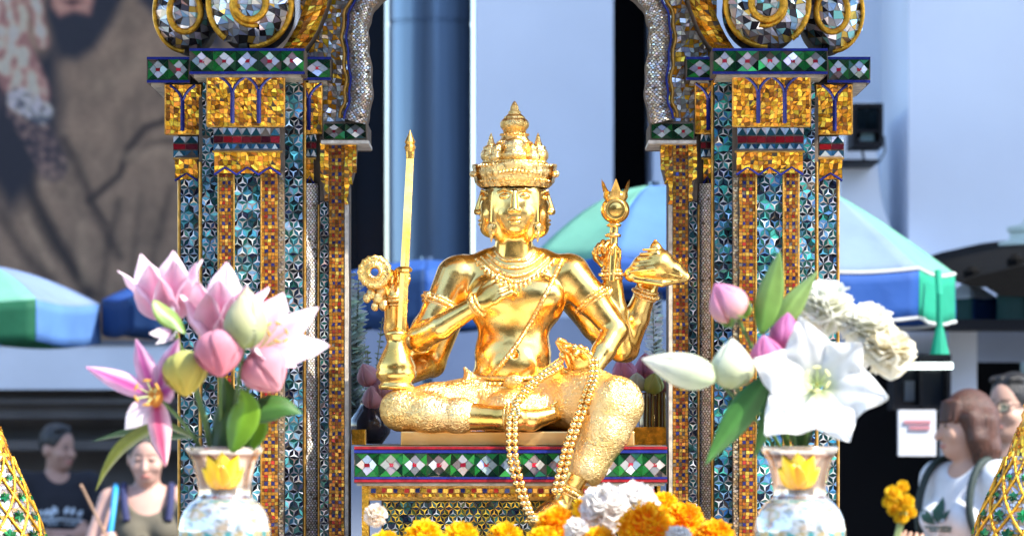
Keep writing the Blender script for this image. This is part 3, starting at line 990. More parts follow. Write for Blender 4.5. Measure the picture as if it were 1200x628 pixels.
def lay_tiles(mb, tiles, fmap, w, h, tilt=0.05, gap=0.35, unit=0.0019, keep=None, lift=0.0012):
    """fmap(u, v) -> (point, normal); every tile is its own facet, set at its own slight angle"""
    for t in tiles:
        poly = clip_rect(t[0], 0.15, 0.15, w - 0.15, h - 0.15)
        if len(poly) < 3 or area(poly) < 1.2: continue
        cx = sum(p[0] for p in poly) / len(poly); cy = sum(p[1] for p in poly) / len(poly)
        if keep and not keep(cx, cy): continue
        if rng.random() < .025: continue
        rad = max(math.hypot(p[0] - cx, p[1] - cy) for p in poly)
        s = max(1 - gap / max(rad, .5), .55)
        ta, tb = rng.gauss(0, tilt), rng.gauss(0, tilt)
        up = lift + (0.0012 if len(t) > 2 else 0)
        pts = []
        for p in poly:
            u, v = cx + (p[0] - cx) * s, cy + (p[1] - cy) * s
            u = min(max(u + 1.3 * mnoise.noise((u * .13, v * .13, w)), 0), w); v += 1.3 * mnoise.noise((u * .13 + 9, v * .13, h))
            pos, nn = fmap(u, v)
            pts.append(Vector(pos) + Vector(nn) * (up + abs(rad * tilt * unit) + ((u - cx) * ta + (v - cy) * tb) * unit))
        q = (pts[1] - pts[0]).cross(pts[2] - pts[1])
        if q.dot(Vector(fmap(cx, cy)[1])) < 0: pts.reverse()
        mb.poly(pts, t[1])


def flat_map(xa, ya, xb, yb, Da, Db=None, Dtop=None):
    """front facing rectangle from pixel corners; Db the distance at the right side (a slanted face), Dtop at the top"""
    Db = Da if Db is None else Db
    w, h = abs(xb - xa), abs(yb - ya)

    def f(u, v):
        t = u / w; s = v / h
        D = Da + (Db - Da) * t
        if Dtop is not None: D = Dtop + (D - Dtop) * s
        return P(xa + (xb - xa) * t, ya + (yb - ya) * s, D), N
    p0, p1, p2 = P(xa, ya, Da if Dtop is None else Dtop), P(xb, ya, Db if Dtop is None else Dtop), P(xa, yb, Da)
    N = (p1 - p0).cross(p2 - p0).normalized()
    if N.y > 0: N = -N
    return f, w, h


def panel(name, parent, pattern, xa, ya, xb, yb, Da, Db=None, Dtop=None, tilt=.05, material=None, back=True, mb=None, thick=.012, **kw):
    own = mb is None
    mb = mb or MB()
    f, w, h = flat_map(xa, ya, xb, yb, Da, Db, Dtop)
    lay_tiles(mb, pattern(w, h, **kw), f, w, h, tilt)
    if back:
        c = [f(0, 0)[0], f(w, 0)[0], f(w, h)[0], f(0, h)[0]]
        n = f(0, 0)[1]
        d = [p - n * thick for p in c]
        for q in ([c[0], c[3], c[2], c[1]], d, [c[0], c[1], d[1], d[0]], [c[1], c[2], d[2], d[1]], [c[2], c[3], d[3], d[2]], [c[3], c[0], d[0], d[3]]):
            mb.poly(q, (1, 1, 1), 1)
    if own: return mb.build(name, [material or M_TILE, M_GROUT], parent)


def pbox(mb, xa, ya, xb, yb, D0, D1, mi=0):
    """a block whose front face fills a pixel rectangle at distance D0, running back to D1"""
    a = P(min(xa, xb), max(ya, yb), D0); b = P(max(xa, xb), min(ya, yb), D0)
    mb.box((a.x, D0 + D_OFF + CAM_Y, a.z), (b.x, D1 + D_OFF + CAM_Y, b.z), mi=mi)


def pbar(mb, pts, D, r, seg=8, mi=0):
    mb.tube([P(x, y, D if not isinstance(D, (list, tuple)) else D[i]) for i, (x, y) in enumerate(pts)], r, seg=seg, mi=mi)


GROUND_PY = 500 + 6400 / 7.7
U = 0.0019


def shrine_roof():
    root = empty('shrine_roof', (-0.008, 0, 0), 'tiled roof over the statue carried by the mosaic pillars', 'roof')
    mb = MB()
    for lo, hi in (((-1.25, -.34, 2.9), (1.25, 1.45, 2.97)), ((-1.0, -.25, 2.97), (1.0, 1.2, 3.1)), ((-.7, -.1, 3.1), (.7, .7, 3.4)), ((-.4, .0, 3.4), (.4, .45, 3.8))):
        mb.box((lo[0] - .008, lo[1], lo[2]), (hi[0] - .008, hi[1], hi[2]))
    mb.build('tier', M_TRIM, root)


def pillar(mx, label, seed, accents, panel_cols):
    rng.seed(seed)
    X = mx
    root = empty('shrine_pillar', (P(X(300), 0, 7.8).x, 0.16, 0), label, 'pillar', 'mosaic shrine pillars')
    bot = 668

    # masonry core, stepped in plan
    mb = MB()
    for xa, xb, yt, D0, D1 in ((256, 333, 60, 7.675, 8.05), (233, 357.5, 60, 7.715, 8.04), (209, 233.5, 90, 7.775, 8.03), (357, 376, 60, 7.79, 8.02), (375, 407, 160, 7.755, 7.95)):
        pbox(mb, X(xa), yt, X(xb), GROUND_PY * 1.02, D0, D1)
    core = mb.build('core', M_GROUT, root)
    core_z = None

    # mosaic strips of the shaft
    star = lambda w, h, **k: pat_star(w, h, **k)
    panel('mosaic_strip', root, pat_star, X(210), 200, X(233), bot, 7.77, accent=accents, tilt=.1)
    panel('mosaic_strip', root, pat_star, X(237), 90, X(255.5), bot, 7.71, accent=accents, a=4.7, tilt=.1)
    panel('mosaic_strip', root, pat_star, X(274), 196, X(306), bot, 7.669, accent=accents, hexc=panel_cols, a=5.4, tilt=.1)
    panel('mosaic_strip', root, pat_star, X(333.5), 90, X(355), bot, 7.71, accent=accents, hexc=panel_cols, a=5.2, tilt=.1)
    panel('mosaic_strip', root, pat_star, X(375), 236, X(385), bot, 7.75, hexc=SILVER + [(.3, .3, .3), (.25, .22, .2)], a=4.4)
    for xa, xb, yt, D in ((257, 274, 196, 7.664), (306, 326, 196, 7.664), (385.5, 403.5, 170, 7.745)):
        panel('dotted_band', root, pat_gold, X(xa), yt, X(xb), bot, D, tilt=.06, material=M_FOIL)
    panel('dotted_band', root, pat_scale, X(326.5), 200, X(333), bot, 7.668, cols=[(.5, .36, .2), (.4, .26, .13), (.55, .45, .33)])
    # slanting silver strip between main shaft and pilaster
    panel('silver_strip', root, pat_scale, X(358.5), 215, X(372.5), bot, 7.718 if X(1) < X(2) else 7.718, 7.775, material=M_SILV, c=3.2, cols=[(.78, .76, .73), (.7, .66, .6), (.82, .82, .84), (.64, .58, .5)])
    for x, yt, D, r in ((210, 200, 7.768, 2.1), (235, 190, 7.712, 2.2), (256.5, 200, 7.668, 1.6), (357, 90, 7.712, 2.0), (274, 200, 7.662, 1.2), (306, 200, 7.662, 1.2), (373.5, 240, 7.757, 1.6)):
        mb = MB(); pbar(mb, [(X(x), yt), (X(x), bot)], D, r * U)
        mb.build('edge_trim', M_TRIM, root, smooth=True)
    mb = MB(); pbox(mb, X(404), 240, X(408), bot, 7.742, 7.78); mb.build('edge_trim', M_PALE, root)

    # gold lower cornices with blue zigzag hems
    def cornice(xa, xb, yt, yb, D, n):
        mb = MB()
        panel(None, None, pat_foil, X(xa + 2), yt, X(xb - 2), yb, D + .012, None, D - .012, tilt=.2, mb=mb, c=5, thick=.03)
        o = mb.build('lower_cornice', [M_FOIL, M_GROUT], root)
        z = MB(); k = []
        for i in range(2 * n + 1):
            k.append((X(xa + 2 + (xb - xa - 4) * i / (2 * n)), yb + (2 if i % 2 == 0 else -7)))
        pbar(z, k, D + .004, 1.5 * U, 6)
        z.build('zigzag_hem', M_BLUE, o)
        t = MB(); pbar(t, [(X(xa), yt), (X(xb), yt)], D - .012, 1.5 * U, 6); t.build('bead', M_TRIM, o)
        # pointed foil tongues below the hem
        for i in range(n):
            x0 = xa + 2 + (xb - xa - 4) * i / n; x1 = xa + 2 + (xb - xa - 4) * (i + 1) / n
            t = MB(); t.poly([P(X(x0), yb, D + .012), P(X((x0 + x1) / 2), yb, D + .008), P(X(x1), yb, D + .012), P(X((x0 + x1) / 2), yb + 5, D + .02)], AMBER[i % 4])
    cornice(249, 331, 178, 203, 7.645, 3)
    cornice(203, 234, 186, 210, 7.755, 1)
    cornice(356, 370, 186, 214, 7.765, 1)

    # zigzag band
    for xa, xb, yt, yb, D in ((250, 328, 150, 178, 7.652), (203, 232, 160, 185, 7.76), (358, 371, 158, 184, 7.77)):
        panel('zigzag_band', root, pat_zigzag, X(xa), yt, X(xb), yb, D, tilt=.06, thick=.03)

    # gold bells with blue arch ribs
    def bell(xa, xb, yt, yb, D, ribs):
        mb = MB()
        panel(None, None, pat_foil, X(xa), yt, X(xb), yb, D + .02, None, D - .03, tilt=.22, mb=mb, c=4.6, thick=.05)
        o = mb.build('capital_bell', [M_FOIL, M_GROUT], root)
        z = MB()
        def dd(y): return D - .03 + .05 * (y - yt) / (yb - yt) - .003
        for x in ribs:
            z.tube([P(X(x), y, dd(y)) for y in (yb - 4, yt + 18)], 2.9 * U, 6)
            for sg in (-1, 1):
                pts = [(x, yt + 20), (x + sg * 3, yt + 12), (x + sg * 8, yt + 6), (x + sg * 15, yt + 1)]
                pts = [p for p in pts if xa - 1 <= p[0] <= xb + 1]
                if len(pts) > 1: z.tube([P(X(a), y, dd(y)) for a, y in pts], 2.0 * U, 6)
        z.build('blue_rib', M_BLUE, o)
        t = MB()
        for x in (xa, xb): t.tube([P(X(x), yt, D - .03), P(X(x), yb, D + .02)], 1.6 * U, 6)
        t.tube([P(X(xa), yb, D + .02), P(X(xb), yb, D + .02)], 1.8 * U, 6)
        t.build('bell_trim', M_TRIM, o, smooth=True)
    bell(243, 333, 89, 148, 7.632, (272.5, 303.5))
    bell(194, 235, 99, 157, 7.735, (214,))
    bell(353, 377, 97, 156, 7.74, (362,))

    # green abacus
    for xa, xb, yt, yb, D, n in ((222, 357, 57, 87, 7.575, 5), (172, 222.5, 67, 97, 7.69, 2), (356.5, 388, 67, 94, 7.69, 1)):
        mb = MB(); pbox(mb, X(xa), yt, X(xb), yb, D, 8.02)
        o = mb.build('abacus', M_GROUT, root)
        panel('diamond_frieze', o, lambda w, h: pat_diamond(w, h, n), X(xa + 1), yt + 3, X(xb - 1), yb - 3, D - .003, tilt=.09, back=False)
        for y in (yt + 1.4, yb - 1.4):
            t = MB(); pbox(t, X(xa), y - 1.5, X(xb), y + 1.5, D - .007, D + .002); t.build('blue_line', M_BLUE, o)
        t = MB(); pbox(t, X(xa + 5), yb, X(xb - 5), yb + 4, D + .02, D + .3); t.build('soffit', M_PALE, o)

    # bulging scrolls above
    def lobe(cx, cy, rx, ry, D, bulge, ymax, spiral, cols):
        sx = X(cx)
        def f(u, v):
            px, py = sx + (u - rx), cy + (v - ry)
            q = ((u - rx) / rx) ** 2 + ((v - ry) / ry) ** 2
            dz = math.sqrt(max(1 - min(q, 1), 0))
            n = Vector(((u - rx) / rx * .8, -max(dz, .3) * 1.0, -(v - ry) / ry * .8)).normalized()
            return P(px, py, D - bulge * dz), n
        mb = MB()
        lay_tiles(mb, pat_foil(2 * rx, 2 * ry, 7.5, cols), f, 2 * rx, 2 * ry, .13, keep=lambda u, v: ((u - rx) / rx) ** 2 + ((v - ry) / ry) ** 2 < .97 and cy + v - ry < ymax)
        rows = []
        for i in range(9):
            s = i / 8; row = []
            for k in range(40):
                a = 2 * math.pi * k / 40
                u, v = rx + rx * s * math.cos(a), ry + ry * s * math.sin(a)
                v = min(v, ymax - cy + ry)
                p, n = f(u, v); row.append(p - n * .004)
            rows.append(row)
        mb.grid(rows, closed=True, mi=1)
        mb.grid([[p + Vector((0, y, 0)) for p in rows[-1]] for y in (0, .16)], closed=True, mi=1)
        o = mb.build('scroll', [M_TILE, M_GROUT], root)
        t = MB()
        for (r0, r1, turns, a0, wd) in spiral:
            pts = []
            for i in range(56):
                s = i / 55; a = a0 + turns * 2 * math.pi * s; r = r0 + (r1 - r0) * s
                u, v = rx + rx * r * math.cos(a) * (1 if X(2) > X(1) else -1), ry + ry * r * math.sin(a)
                if cy + v - ry > ymax - 2: v = ymax - 2 - cy + ry
                p, n = f(u, v); pts.append(p + n * .004)
            t.tube(pts, wd * U, 8)
        t.build('gold_spiral', M_AMBER_TUBE, o, smooth=True)
    scols = SILVER + [(.9, .9, .92), (.05, .05, .06), (.02, .02, .03), (.35, .55, .8), (.3, .7, .65), (.85, .75, .65), (.8, .5, .1), (.16, .14, .16)]
    lobe(293, 4, 50, 53, 7.69, .09, 56, ((.93, .93, .9, 2.2, 4.2), (.36, .36, 1, 0, 4.6), (.5, .36, .5, 1.2, 3)), scols)
    lobe(217, 14, 35, 46, 7.76, .07, 64, ((.5, .5, 1, 0, 4.0), (.97, .97, .6, 1.6, 3.0)), scols)
    # slanting amber ribbon beside the scroll
    mb = MB()
    path = curve_pts([(341, 62), (356, 40), (369, 10), (378, -25), (382, -60)], 12)
    for a, b in zip(path[:-1], path[1:]):
        panel(None, None, pat_foil, 0, 0, 26, 10, 7.7, mb=MB()) if False else None
    def rib(u, v, w=27.0, Lh=130.0):
        t = min(max(v / Lh, 0), 1) * 11; i = min(int(t), 10); s = t - i
        q = path[i] * (1 - s) + path[i + 1] * s
        return P(X(q[0] - w / 2 + u), q[1], 7.68 - .03 * math.sin(math.pi * u / w)), Vector((0, -1, 0))
    lay_tiles(mb, pat_foil(27, 130, 6), rib, 27, 130, .2)
    g = [[rib(u, v)[0] + Vector((0, .003, 0)) for u in (0, 7, 13.5, 20, 27)] for v in range(0, 131, 10)]
    mb.grid(g, mi=1); mb.grid([[p + Vector((0, .1, 0)) for p in r] for r in g], mi=1)
    mb.grid([[r[0], r[0] + Vector((0, .1, 0))] for r in g], mi=1); mb.grid([[r[-1], r[-1] + Vector((0, .1, 0))] for r in g], mi=1)
    mb.build('amber_ribbon', [M_FOIL, M_GROUT], root)
    # glittering plate behind the ribbon and next to the arch
    panel('spandrel', root, lambda w, h: pat_foil(w, h, 5, SILVER + AMBER[:3] + [(.5, .4, .3), (.4, .33, .27)]), X(352), -70, X(410), 143, 7.772, tilt=.14, thick=.1)

    # arch springing from the pilaster
    ctr = curve_pts([(416, 143), (422, 118), (423, 90), (420, 60), (419, 34), (424, 12), (438, -8), (475, -26), (530, -42), (596, -52)], 60)
    wd = [26 - 3 * i / 59 for i in range(60)]
    nor = []
    for i in range(60):
        t = ctr[min(i + 1, 59)] - ctr[max(i - 1, 0)]; t = t / np.linalg.norm(t)
        nor.append(np.array((-t[1], t[0])))
    Ltot = sum(np.linalg.norm(ctr[i + 1] - ctr[i]) for i in range(59))
    def arch(u, v):
        t = min(max(v / Ltot, 0), .9999) * 59; i = int(t); s = t - i
        c = ctr[i] * (1 - s) + ctr[i + 1] * s; n = nor[i] * (1 - s) + nor[i + 1] * s
        wv = wd[i] * (1 + .07 * math.sin(v * .16))
        q = c + n * (u / 26 - .5) * wv
        return P(X(q[0]), q[1], 7.70 - .018 * math.sin(math.pi * u / 26)), Vector((0, -1, 0))
    mb = MB()
    lay_tiles(mb, pat_scale(26, Ltot, 3.8), arch, 26, Ltot, .08)
    g = [[arch(u, Ltot * i / 80)[0] + Vector((0, .004, 0)) for u in (0, 6, 13, 20, 26)] for i in range(81)]
    bk = [[p + Vector((0, .07, 0)) for p in r] for r in g]
    mb.grid(g, mi=1); mb.grid(bk, mi=1)
    mb.grid([[r[0], q[0]] for r, q in zip(g, bk)], mi=1); mb.grid([[r[-1], q[-1]] for r, q in zip(g, bk)], mi=1)
    o = mb.build('arch', [M_TILE, M_GROUT], root)
    inner = 26 if (arch(26, 20)[0].x - arch(0, 20)[0].x) * (1 if X(2) > X(1) else -1) < 0 else 0
    for off, m_, r, nm in ((0, M_BLUE, 1.6, 'blue_line'), (5, M_TRIM, 2.6, 'gold_line')):
        t = MB(); pts = []
        for i in range(70):
            uu = (inner + (off if inner == 26 else -off))
            p = arch(uu, Ltot * i / 69)[0]; p.y -= .006
            pts.append(p)
        t.tube(pts, r * U, 6); t.build(nm, m_, o, smooth=True)

    # pilaster capital and hanging gold brackets
    mb = MB(); pbox(mb, X(378), 143, X(430), 168, 7.705, 7.95); o = mb.build('pilaster_capital', M_GROUT, root)
    panel('diamond_frieze', o, lambda w, h: [(t[0], tuple(c * .55 for c in t[1])) + tuple(t[2:]) for t in pat_diamond(w, h, 2)], X(379), 145, X(429), 163, 7.702, back=False, tilt=.1)
    t = MB(); pbox(t, X(376), 164.5, X(432), 168.5, 7.697, 7.9); t.build('rim', M_PALE, o)
    for pts, nm in (([(375, 168), (385.5, 168), (385.5, 236), (381, 236), (377, 205)], 'bracket'), ([(403.5, 168), (418, 168), (417, 196), (412, 214), (409, 216), (409, 236), (403.5, 240)], 'bracket')):
        mb = MB()
        xs = [p[0] for p in pts]; ys = [p[1] for p in pts]
        xa, ya, xb, yb = min(xs), min(ys), max(xs), max(ys)
        def inside(x, y):
            c = False
            for (x0, y0), (x1, y1) in zip(pts, pts[1:] + pts[:1]):
                if (y0 > y) != (y1 > y) and x < (x1 - x0) * (y - y0) / (y1 - y0) + x0: c = not c
            return c
        f = lambda u, v: (P(X(xa + u), ya + v, 7.735), Vector((0, -1, 0)))
        lay_tiles(mb, pat_foil(xb - xa, yb - ya, 4), f, xb - xa, yb - ya, .2, keep=lambda u, v: inside(xa + u, ya + v))
        fr = [P(X(a), b, 7.736) for a, b in pts]; bk = [p + Vector((0, .05, 0)) for p in fr]
        mb.poly(fr, (1, 1, 1), 1); mb.poly(bk, (1, 1, 1), 1)
        for i in range(len(fr)): mb.poly([fr[i], fr[(i + 1) % len(fr)], bk[(i + 1) % len(fr)], bk[i]], (1, 1, 1), 1)
        mb.build(nm, [M_FOIL, M_GROUT], root)
    # small blue chevrons and gold plinth cornice low on the shaft
    cor = MB()
    panel(None, None, pat_foil, X(249), 640, X(331), 668, 7.64, tilt=.2, mb=cor)
    cor.build('plinth_cornice', [M_FOIL, M_GROUT], root)
    return root


shrine_roof()
M_AMBER_TUBE = mat('amber_line', (.72, .36, .03), .3, .75, noise=.5, nscale=70, bump=.7, bscale=220, bdist=.004)
D_OFF = 0.36
pillar(lambda x: x, 'tall mosaic shrine pillar behind the pink lilies, left of the gold statue', 5,
       [(.15, .55, .6), (.3, .55, .8), (.08, .35, .45), (.05, .25, .35)], SILVER + [(.2, .25, .3), (.12, .2, .22)])
pillar(lambda x: 1192 - x, 'tall mosaic shrine pillar behind the white lilies, right of the gold statue', 8,
       [(.08, .6, .52), (.2, .5, .9), (.06, .25, .5), (.05, .35, .35)], [(.25, .5, .85), (.12, .3, .6), (.5, .68, .9), (.1, .5, .45), (.6, .62, .66)])

D_OFF = 0.0
# ------------------------------------------------------------------ pedestal
ped = empty('pedestal', (0, 0, 0), 'pedestal with a green diamond mosaic cap carrying the gold statue', 'pedestal')
rng.seed(21)
mb = MB(); pbox(mb, 415, 522.5, 782, 566, 7.80, 9.0); cap = mb.build('cap', M_GROUT, ped)
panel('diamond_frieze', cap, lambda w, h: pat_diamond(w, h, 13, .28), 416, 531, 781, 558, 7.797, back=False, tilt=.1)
for ya, yb, m_, nm in ((523, 526, M_RED, 'red_line'), (527, 530.5, M_BLUE, 'blue_line'), (558.5, 561, M_BLUE, 'blue_line'), (561.6, 564.6, M_RED, 'red_line')):
    t = MB(); pbox(t, 415, ya, 782, yb, 7.792, 7.81); t.build(nm, m_, cap)
t = MB(); pbox(t, 418, 566, 779, 569, 7.81, 8.9); t.build('soffit', M_PALE, cap)
mb = MB(); pbox(mb, 432, 569, 770, 586, 7.83, 8.85); mo = mb.build('moulding', M_TRIM, ped)
def pat_dots(w, h):
    out = []; n = int(w / 6.5)
    for i in range(n):
        x = w * i / n; p = w / n
        out.append(([(x + .4, 0), (x + p - .4, 0), (x + p - .4, h), (x + .4, h)], jit([(.03, .05, .2), (.8, .45, .05), (.4, .03, .03), (.85, .55, .1)][i % 4], .3)))
    return out
panel('dotted_band', mo, pat_dots, 434, 572, 768, 577.5, 7.826, back=False)
panel('gold_band', mo, lambda w, h: pat_foil(w, h, 4), 434, 578, 768, 582, 7.824, back=False, tilt=.2, material=M_FOIL)
mb = MB(); pbox(mb, 447, 586, 760, GROUND_PY * 1.04, 7.86, 8.8); bd = mb.build('base', M_GROUT, ped)
panel('mosaic_panel', bd, lambda w, h: pat_star(w, h, 4.4, hexc=[(.9, .55, .03), (.85, .5, .04), (.95, .65, .08), (.95, .6, .05), (.8, .42, .03), (.7, .72, .75)], tric=DARK + [(.05, .07, .02)]), 449, 587, 758, 668, 7.857, back=False, tilt=.09, material=M_FOIL)
for xa, xb in ((424, 432), (766, 774)):
    mb = MB(); pbox(mb, xa, 569, xb, 668, 7.83, 7.9); mb.build('corner_post', M_AMBER_TUBE, ped)

# ------------------------------------------------------------------ bell shaped finials at the lower corners
def bell_finial(cx, label, seed):
    rng.seed(seed)
    D = 7.3
    u_ = K * D
    base = P(cx, 640, D)
    root = empty('mosaic_finial', (base.x, base.y, 0), label, 'finial', 'mosaic bell finials')
    pr = [(1.0, 405), (1.6, 440), (2.0, 462), (4.5, 466), (3.2, 470), (6.5, 475), (4.8, 480), (8.5, 486), (7, 492), (11, 498), (15, 508), (22, 528), (30, 548), (42, 575), (53, 600), (62, 625), (68, 650), (70, 675), (66, 700)]
    mb = MB()
    mb.lathe([(r * u_, -(y - 500) * u_ + EYE) for r, y in pr[:11]], (base.x, base.y, 0), seg=24)
    mb.build('spire', M_TRIM, root, smooth=True)
    ys = [p[1] for p in pr]; rs = [p[0] for p in pr]
    def f(u, v):
        y = 500 + v; r = float(np.interp(y, ys, rs)); r2 = float(np.interp(y + 1, ys, rs))
        a = u / 200 * 2 * math.pi
        n = Vector((math.cos(a), math.sin(a), (r2 - r))).normalized()
        return Vector((base.x + r * u_ * math.cos(a), base.y + r * u_ * math.sin(a), EYE - v * u_)), n
    tiles = []
    NR = 12; pitch = 200 / NR
    tl = []
    for t in pat_foil(200, 40, 4.5): tl.append(t)
    for t in pat_foil(200, 200, 5, [(.42, .42, .44), (.34, .31, .3), (.6, .6, .62), (.3, .24, .18), (.6, .3, .05)]):
        q = [(p[0], p[1] + 34) for p in t[0]]; tl.append((q, t[1]))
    mb = MB()
    lay_tiles(mb, tl, f, 200, 195, .12, unit=u_, lift=.001)
    mb.lathe([(r * u_ * .985, -(y - 500) * u_ + EYE) for r, y in pr[9:]], (base.x, base.y, 0), seg=40, mi=1)
    mb.lathe([(66 * u_, EYE - 200 * u_), (90 * u_, EYE - 202 * u_), (90 * u_, 0)], (base.x, base.y, 0), seg=24, mi=1)
    mb.build('bell', [M_TILE, M_GROUT], root)
    # amber net and green blossoms in its meshes
    net = MB(); fl = MB()
    rows = [36, 58, 80, 102, 124, 146, 168]
    for i in range(NR):
        for sg in (-1, 1):
            pts = []
            for k in range(25):
                v = 36 + k * 5.5
                p, n = f(((i + .5) * pitch + sg * (v - 36) / 44 * pitch) % 200, v); pts.append(p + n * .004)
            net.tube(pts, .0033, 6)
        for j, v in enumerate(rows[1:]):
            uu = i * pitch + (0 if j % 2 else pitch / 2)
            c, n = f(uu % 200, v + 2)
            r = float(np.interp(500 + v, ys, rs)) * u_ * 2 * math.pi / NR * .26
            t1 = n.cross(Vector((0, 0, 1))).normalized(); t2 = n.cross(t1)
            g = jit((.01, .16, .04), .5)
            for k in range(6):
                a = k * math.pi / 3 + .5
                d = t1 * math.cos(a) + t2 * math.sin(a); e = t1 * -math.sin(a) + t2 * math.cos(a)
                m_ = n * .006
                fl.poly([c + m_, c + d * r * .6 + e * r * .36 + m_ * 1.4, c + d * r * 1.15 + m_, c + d * r * .6 - e * r * .36 + m_ * .8], jit(g, .35))
    net.build('amber_net', M_AMBER_TUBE, root, smooth=True)
    fl.build('green_blossoms', M_TILE, root)


bell_finial(-12, 'gold and green mosaic bell finial below the dark shirted man', 31)
bell_finial(1205, 'gold and green mosaic bell finial beside the woman in the white shirt', 32)
# ------------------------------------------------------------------ ground and hotel behind the shrine
M_PAVE = mat('paving', (0.15, 0.145, 0.14), 0.8, noise=0.3, nscale=2, bump=0.2, bscale=12)
mb = MB(); n = 24
g = [[(-400 + 800 * i / n, -400 + 800 * j / n, 0) for j in range(n + 1)] for i in range(n + 1)]
mb.grid([r[::-1] for r in g])
tag(mb.build('ground', M_PAVE), kind='structure')

M_WHITE = mat('white_wall', (0.72, 0.77, 0.85), 0.7, noise=0.08, nscale=1.2, bump=0.05, bscale=60)
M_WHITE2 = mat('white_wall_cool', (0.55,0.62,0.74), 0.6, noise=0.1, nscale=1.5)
M_GREYW = mat('grey_wall', (0.28,0.34,0.46), 0.6, noise=0.2, nscale=2)
M_DARKG = mat('dark_glass', (0.008, 0.014, 0.026), 0.12, 0.0, spec=0.4)
M_BLACK = mat('black_opening', (0.004, 0.004, 0.005), 0.6, spec=0.1)
M_STEEL = mat('brushed_steel', (0.13, 0.19, 0.28), 0.3, 0.85, noise=0.25, nscale=3, stretch=(6, 6, 0.15), bump=0.03, bscale=30)
M_CHAR = mat('charcoal_paint', (0.01, 0.01, 0.012), 0.6, spec=.15)
M_STONE = mat('brown_stone', (0.11, 0.098, 0.09), 0.55, noise=0.3, nscale=4, bump=0.1)

hotel = empty('hotel_building', (0, 9.5, 0), 'white hotel front with a steel column and dark glass behind the shrine', 'building')


def vis_box(name, xa, ya, xb, yb, D0, D1, m, parent, ground=False, bevel=0.0):
    mb = MB()
    yb2 = 500 + (EYE - 0.0) / (K * D0) if ground else yb
    pbox(mb, xa, ya, xb, yb2, D0, D1)
    o = mb.build(name, m, parent)
    if bevel:
        b = o.modifiers.new('bevel', 'BEVEL'); b.width = bevel; b.segments = 3
    return o


TOP = -900
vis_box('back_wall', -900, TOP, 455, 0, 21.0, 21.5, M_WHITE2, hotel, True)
vis_box('glass_panel', 350, TOP, 452, 0, 17.0, 17.3, M_DARKG, hotel, True)
for x in (412, 447.5):
    vis_box('mullion', x, TOP, x + 3, 0, 16.96, 17.02, M_CHAR, hotel, True)
vis_box('square_column', 555.5, TOP, 719, 0, 16.0, 17.2, M_WHITE, hotel, True, 0.01)
vis_box('dark_window', 715, TOP, 772, 0, 17.0, 17.3, M_BLACK, hotel, True)
vis_box('left_wing', 765.5, TOP, 1110, 0, 16.15, 17.2, M_WHITE, hotel, True)
vis_box('right_wing', 1065, TOP, 1900, 0, 15.0, 16.6, M_WHITE, hotel, True)
mb = MB()
c = P(504, 500, 16.6); rr = 49 * K * 16.6
zt = EYE + 1400 * K * 16
prof = [(rr, 0)]
for zz in (EYE + 180 * K * 16.1, EYE + 197 * K * 16.1): pass
def ringy(py): return EYE - (py - 500) * K * 16.1
prof = [(rr * 1.02, 0), (rr * 1.02, ringy(318)), (rr * 1.05, ringy(317)), (rr * 1.05, ringy(304)), (rr, ringy(303)), (rr, ringy(17)), (rr * .975, ringy(16)), (rr * .975, ringy(13)), (rr, ringy(12)), (rr, zt)]
mb.lathe(prof, (c.x, c.y, 0), seg=72)
col_o = mb.build('round_column', M_STEEL, hotel, smooth=True)
col_o.modifiers.new('split', 'EDGE_SPLIT').split_angle = R(40)
# flared white base on the right wing's return
prof2 = [(985, 120), (1024, 120), (1027, 180), (1030, 215), (1035, 245), (1044, 268), (1056, 284), (1075, 298), (1100, 310), (1100, 420), (985, 420)]
mb = MB()
fr = [P(x, y, 14.9) for x, y in prof2]; bk = [p + Vector((0, 0.85, 0)) for p in fr]
mb.poly(fr); mb.poly(bk[::-1])
for i in range(len(fr)):
    j = (i + 1) % len(fr); mb.poly([fr[j], fr[i], bk[i], bk[j]])
mb.build('flared_base', M_WHITE, hotel)

# low wall, beam and dark doorways behind the shrine
vis_box('plinth_wall', 405, 372, 1010, 0, 14.6, 14.8, M_GREYW, hotel, True)
vis_box('beam', 1048, 374, 1500, 386, 13.3, 13.6, M_CHAR, hotel)
vis_box('pier', 1112, 386, 1145, 0, 13.6, 13.9, M_WHITE, hotel, True)
vis_box('lintel_wall', 1030, 386, 1145, 420, 13.65, 13.9, M_WHITE, hotel)
vis_box('lintel_wall', 1145, 386, 1500, 423, 13.65, 13.9, M_GREYW, hotel)
vis_box('doorway', 1145, 423, 1500, 0, 14.3, 14.5, M_BLACK, hotel, True)
vis_box('doorway', 940, 420, 1113, 0, 13.95, 14.2, M_BLACK, hotel, True)

# ticket window with a bright tube light and a white notice
kiosk = empty('kiosk_window', P(1080, 480, 13.6), 'dark framed kiosk window under a white tube light', 'window')
mb = MB()
pbox(mb, 1046, 415, 1115, 421, 13.4, 13.6); pbox(mb, 1046, 415, 1051, 480, 13.42, 13.6); pbox(mb, 1110, 415, 1114.5, 480, 13.42, 13.6); pbox(mb, 1078, 421, 1081, 480, 13.42, 13.6); pbox(mb, 1051, 475, 1110, 480, 13.42, 13.6)
mb.build('frame', M_CHAR, kiosk)
for xa, xb in ((1051, 1078), (1081, 1110)):
    vis_box('pane', xa, 421, xb, 475, 13.52, 13.55, M_DARKG, kiosk)
mb = MB(); mb.tube([P(1056, 428.5, 13.36), P(1116, 428.5, 13.36)], 3.4 * K * 13.4, 10)
mb.build('tube_light', mat('tube_lamp', (.9, .95, .95), .4, emit=(.85, 1, .95, 1.6)), kiosk)
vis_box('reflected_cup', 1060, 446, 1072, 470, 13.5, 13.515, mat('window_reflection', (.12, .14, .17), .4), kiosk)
sign = empty('notice_board', P(1076, 535, 13.4), 'white notice with faded red heading under the kiosk window', 'sign')
